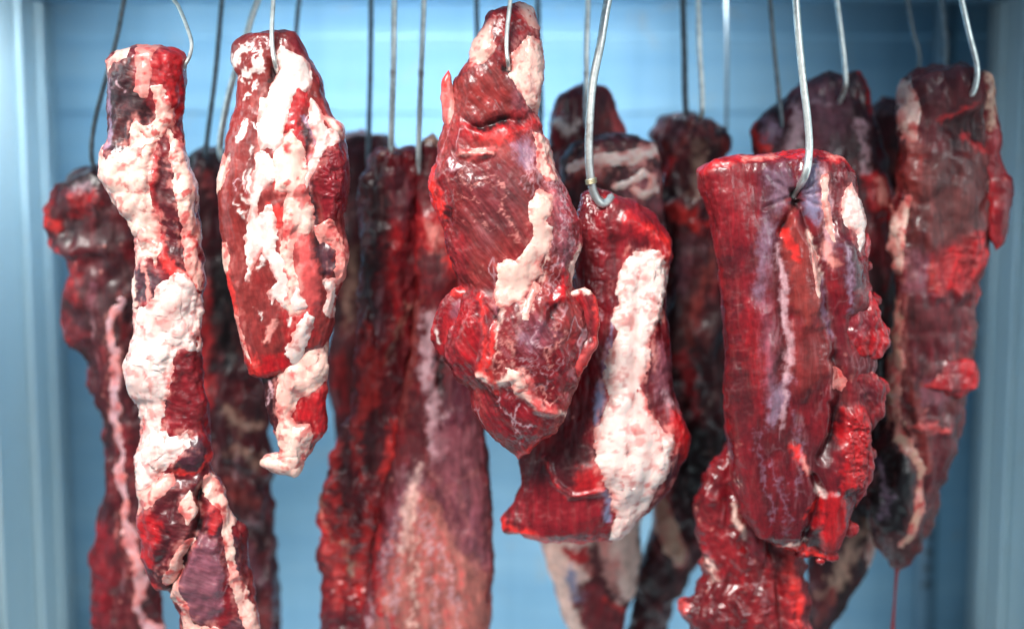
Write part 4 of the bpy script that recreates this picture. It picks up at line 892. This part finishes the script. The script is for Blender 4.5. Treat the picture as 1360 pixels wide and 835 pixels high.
K2 = build_piece(rK2, oK2, 'lean',
 [(575,177),(556,190),(552,250),(553,330),(552,400),(548,470),(530,540),(515,600),(500,650),(486,720),(478,800),(478,900)],
 [(575,177),(590,195),(602,260),(610,340),(618,420),(632,500),(642,560),(648,620),(652,700),(655,770),(652,835),(650,900)],
 0.20, T=30, base='deep', alt='maroon', step=2.0, seed=29, mat=M_BACK, wobk=1.8, lumps=(5, 70), mids=(2.5, 24), sq=.6,
 layers=[S('tan', [(560,185),(580,180),(592,200)], 9, 5), P('red', [(556,290),(600,270),(606,370),(572,400),(552,380)], 9, h=5), S('pink', [(572,300),(578,330)], 14, 8, a=.7), P('maroon', [(560,330),(600,330),(590,390),(560,400)], 10), S('bright', [(600,330),(610,380)], 12, 7),
  S('rust', [(556,400),(550,480),(535,560)], [14,12,10], 6, h=3), P('plum', [(590,490),(635,510),(645,600),(640,640),(600,650),(580,600),(580,540)], 12, a=.85), P('black', [(575,470),(592,470),(590,520),(578,520)], 7, h=-6),
  S('skin', [(574,420),(568,500),(578,560),(590,598)], [14,18,24,16], 7, h=4, a=.85), S('skin', [(570,580),(585,600)], 14, 6),
  P('mauve', [(540,620),(555,600),(570,640),(560,720),(600,760),(620,835),(600,900),(500,900),(495,800),(510,720)], 12, a=.9), P('veil', [(540,690),(556,640),(566,700),(572,770),(598,835),(560,880),(520,860),(505,790)], 14, a=.75), P('plum', [(572,640),(642,640),(652,760),(620,790),(584,740)], 10, a=.75), P('rust', [(604,770),(652,760),(650,900),(600,900)], 12, a=.6), S('red', [(640,700),(646,780),(640,830)], 10, 7, a=.5), S('silver', [(610,650),(630,690),(636,740)], 16, 10, a=.4), *[S('rose', [(520+i*19,690+(i*37)%60),(526+i*18,760+(i*23)%40),(520+i*21,835)], 2.6, 2.4, wob=9, a=.6) for i in range(6)], *[S('skin', [(530+i*22,720+(i*31)%50),(540+i*20,790+(i*29)%40)], 2.4, 2.2, wob=9, a=.6) for i in range(5)],
  *[S('pink', p, 4, 3, a=.75) for p in [[(596,640),(622,628),(642,622)], [(596,642),(612,665),(622,700),(640,708)], [(610,645),(618,668)], [(575,620),(596,660),(606,700)], [(560,700),(575,760),(580,800)], [(545,760),(580,790),(610,835)]]],
  P('veil', [(546,640),(572,648),(598,690),(636,740),(652,770),(652,900),(496,900),(502,800),(528,710)], 8, a=.85), P('veil2', [(578,560),(640,560),(652,640),(654,750),(622,735),(592,690),(574,630)], 7, a=.8), *[S(c_, [(550+dx*.1,640),(550+dx*.45,700+abs(dx)*.1),(550+dx*.8,770),(550+dx,850)], [1.5,3.5,4], 2.6, wob=6, a=.7) for c_, dx in [('skin',-60),('rose',-44),('skin',-30),('rose',-14),('cream',4),('rose',18),('skin',34),('rose',50),('skin',66),('rose',82)]], S('red', [(505,700),(500,760),(510,800),(540,840)], [10,9,8,8], 6, h=2), S('cream', [(555,610),(545,670),(540,720)], [8,12,10], 7, a=.6), P('maroon', [(545,520),(570,520),(562,600),(540,600)], 8)])
rK0, oK0 = meat('blackish cut at the back beside the fat-tailed slab, under the dark grey hook', (482, 172), 0.37)
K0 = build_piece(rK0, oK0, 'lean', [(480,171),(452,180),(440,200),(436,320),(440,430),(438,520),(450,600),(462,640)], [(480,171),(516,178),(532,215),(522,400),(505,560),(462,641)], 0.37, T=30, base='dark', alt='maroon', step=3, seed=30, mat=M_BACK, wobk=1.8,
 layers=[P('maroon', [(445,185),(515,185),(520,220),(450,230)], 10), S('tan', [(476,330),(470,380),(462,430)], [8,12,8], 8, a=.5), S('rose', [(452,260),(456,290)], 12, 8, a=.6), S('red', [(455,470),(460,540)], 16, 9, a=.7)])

# --- M: left, by the side wall
rM, oM = meat('long dark maroon cut by the left wall with a bluish white seam running down it', (130, 220), 0.24)
M_ = build_piece(rM, oM, 'lean',
 [(130,219),(98,232),(74,260),(68,290),(62,318),(70,332),(90,342),(98,362),(88,385),(88,420),(92,445),(106,460),(118,480),(124,512),(138,545),(145,600),(142,650),(132,680),(128,720),(128,900)],
 [(130,219),(160,235),(188,280),(202,350),(204,500),(210,650),(215,760),(215,900)],
 0.24, T=34, base='maroon', alt='dark', step=2.3, seed=31, rag=4.5, mat=M_BACK, wobk=1.8, lumps=(7, 45), mids=(4, 20), edge=('red', 0.6, 0.35), mix=.8,
 layers=[P('dark', [(95,230),(150,225),(140,255),(85,270)], 8, h=3), P('red', [(105,258),(135,250),(140,275),(110,285)], 8, h=4), S('skin', [(112,252),(126,246)], 8, 5), S('bright', [(72,275),(80,300)], 12, 6, h=4), P('dark', [(85,285),(120,290),(110,320),(80,318)], 8, h=-5), S('bright', [(66,325),(88,335)], 8, 5), S('bright', [(92,435),(88,445)], 9, 5), S('red', [(104,350),(108,400)], 12, 8, a=.7), S('mauve', [(135,375),(130,400)], 6, 5, a=.7), P('dark', [(175,400),(200,400),(205,560),(180,560)], 8, h=-5), P('deep', [(165,560),(180,560),(182,620),(165,610)], 6), P('deep', [(128,680),(150,690),(160,800),(130,850)], 10)],
 fats=[F([(170,395),(158,430),(160,480),(157,530),(164,590),(166,640),(176,690),(190,750),(196,800),(205,850)], 3, 16, 9, .25, 'skin', w=[7,10,7,11,8,12,9,15,10,14], label='bluish white seam of fat')])
rN, oN = meat('dim brown cut in the gap between the narrow banded strip and the fat-tailed slab', (268, 195), 0.31)
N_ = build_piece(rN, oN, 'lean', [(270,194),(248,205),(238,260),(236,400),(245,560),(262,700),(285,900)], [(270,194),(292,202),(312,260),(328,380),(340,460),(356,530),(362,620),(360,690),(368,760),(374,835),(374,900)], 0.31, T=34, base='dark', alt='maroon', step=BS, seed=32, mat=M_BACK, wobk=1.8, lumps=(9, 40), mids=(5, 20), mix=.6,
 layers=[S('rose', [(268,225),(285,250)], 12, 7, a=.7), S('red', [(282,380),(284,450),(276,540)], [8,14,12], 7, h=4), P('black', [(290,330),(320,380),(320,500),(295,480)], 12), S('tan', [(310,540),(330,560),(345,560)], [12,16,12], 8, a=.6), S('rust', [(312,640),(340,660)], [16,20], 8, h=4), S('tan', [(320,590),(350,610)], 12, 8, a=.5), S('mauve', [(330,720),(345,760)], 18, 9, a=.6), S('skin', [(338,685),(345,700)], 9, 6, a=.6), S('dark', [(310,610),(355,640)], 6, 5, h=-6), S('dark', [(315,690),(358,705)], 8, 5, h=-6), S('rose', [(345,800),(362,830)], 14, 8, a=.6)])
# ------------------------------------------------------------------ wire hooks from the rails under the ceiling
def ceil_y(depth, x):
    """Pixel row where the plane at that depth meets the ceiling."""
    ys = np.linspace(60, -400, 400)
    w = to_world(np.stack([np.full(400, x), ys], 1), np.zeros(400), depth)
    return float(ys[np.argmin(np.abs(w[:, 2] - (ZC - 0.003)))])

def hang(label, xy, depth, rad, mat, pc, n_in=2, front=4.0, into=10, top_dx=0.0, **kw):
    """Wire down the face of a cut: along it, then its last n_in points go into the flesh."""
    y0, y1 = xy[0][1], xy[-1][1]
    zs = min([surf_z(pc, *p) for p in xy if p[1] > pc.pos[:, 1].min() + 14][-4:] or [surf_z(pc, *xy[-1])]) if pc is not None else 0.0
    pts = []
    cy = ceil_y(depth, xy[0][0])
    pts.append((xy[0][0] + top_dx, cy, zs - front * 1.5))
    for i, (x, y) in enumerate(xy):
        k = len(xy) - 1 - i
        z = zs - front - rad
        if k < n_in: z = (surf_z(pc, x, y) if pc is not None else zs) + (into if k == 0 else -rad * 0.5)
        pts.append((x, y, z))
    return hook(label, pts, depth, rad, mat, pc, **kw)

hang('thin bent hook catching the top right corner of the narrow banded strip', [(228,-8),(237,8),(248,34),(255,58),(252,76),(244,90),(238,100)], 0.01, 2.6, WIRE, None, 2, 0, 16, -22)
hang('straight slim hook in the red slab with the curled fat tail', [(369,0),(367,40),(368,68),(372,90),(374,104)], 0.0, 3.0, WIRE, B, 1, 3, 14, 2)
hang('slim hook in the pinched neck of the split-waist cut', [(678,0),(674,40),(673,66),(675,88),(677,100)], 0.0, 2.8, WIRE, C, 1, 3, 14, 2)
zD = surf_z(D, 795, 275)
hook('thick bright hook bent back to its point, a wire ring near the bend',
     [(828, ceil_y(0.08, 828), zD - 14), (806,0,zD-14), (795,62,zD-14), (785,112,zD-15), (781,160,zD-16), (780,205,zD-15), (783,240,zD-12), (789,260,zD-8), (798,270,zD-5), (807,266,zD+1), (812,258,zD+10)], 0.08, 5.4, WIRE, wrap=(783,240), wmat=BRASS)
hang('thick bright hook in the flat-topped wine-red cut', [(1046,-4),(1050,50),(1056,110),(1062,160),(1064,200),(1059,232),(1051,256),(1044,268)], 0.04, 5.0, WIRE, E, 2, 4, 16, -4)
hang('slim hook in the purple-brown cut behind the flat-topped one', [(1102,-4),(1109,50),(1114,95),(1114,118),(1109,136),(1104,146)], 0.27, 3.3, WIRE, H, 2, 4, 14, -8)
hang('slim hook in the right-end cut', [(1260,0),(1270,45),(1280,85),(1281,105),(1278,124),(1274,134)], 0.20, 3.8, WIRE, G, 2, 4, 14, -10)
hang('pale hook in the veined flank', [(564,0),(561,80),(558,160),(557,215),(558,240)], 0.20, 3.6, WIRE, K2, 1, 4, 14, 1)
hang('pale hook at the top of the long dark red cut left of the flank', [(527,0),(526,80),(524,150),(523,190),(523,208)], 0.215, 3.9, WIRE, K1, 1, 4, 12, 1)
hang('dark grey hook in the blackish cut at the back', [(497,0),(496,90),(494,170),(493,215),(494,226)], 0.37, 3.3, WIRE_SHADED, K0, 1, 4, 12, 1)
hang('thick pale hook slanting down behind the fat-tailed slab', [(344,0),(322,70),(308,115),(297,165),(293,196),(290,215)], 0.20, 4.7, WIRE, None, 2, 0, 20, 34, )
hang('dark hook above the dim brown cut in the gap', [(302,0),(294,90),(284,170),(277,205),(272,214)], 0.31, 3.3, WIRE_SHADED, N_, 2, 4, 12, 8)
hang('dark hook falling behind the narrow banded strip to the maroon cut by the wall', [(176,0),(166,50),(150,110),(136,165),(132,205),(132,232)], 0.24, 3.1, WIRE_SHADED, M_, 1, 4, 12, 18)
hang('dark hook showing only above the fat-tailed slab', [(398,0),(394,40),(390,110),(384,180)], 0.34, 3.0, WIRE_SHADED, None, 1, 0, 10, 4)
hang('dark hook just left of the pinched neck', [(633,0),(634,60),(634,120),(632,180)], 0.36, 3.3, WIRE_SHADED, None, 1, 0, 10, 0)
hang('grey hook just right of the pinched neck', [(714,0),(716,80),(718,140),(716,190)], 0.38, 3.7, WIRE_SHADED, None, 1, 0, 10, 0)
hang('pale straight hook close behind the ringed hook', [(780,0),(778,70),(778,130),(778,170)], 0.23, 3.6, WIRE, J2, 1, 4, 14, 1)
hang('dark thick hook over the dark brown cut', [(902,0),(904,70),(905,130),(907,158),(908,170)], 0.37, 4.0, WIRE_SHADED, I, 1, 4, 12, 0)
hang('slim hook with a bright end over the dark brown cut', [(922,0),(924,70),(927,120),(927,150),(926,162)], 0.33, 3.6, WIRE, I, 1, 4, 12, 0)
hang('dark hook left of the purple-brown cut, holding the ragged trimming', [(1022,0),(1027,60),(1034,130),(1038,180),(1034,250)], 0.25, 3.1, WIRE_SHADED, None, 1, 0, 10, -3)
hang('dark slim hook over the nearly black cut', [(1198,0),(1206,45),(1214,80),(1210,130),(1196,150)], 0.36, 2.9, WIRE_SHADED, H2, 2, 4, 12, -6)
hang('dim hook behind the slim one at the right end', [(1250,0),(1256,60),(1258,110)], 0.42, 3.0, WIRE_SHADED, None, 1, 0, 10, -4)
hang('faint hook near the back wall right of the dark brown cut', [(964,0),(965,90),(963,200),(955,240)], 0.45, 2.2, WIRE_SHADED, None, 1, 0, 10, 0)
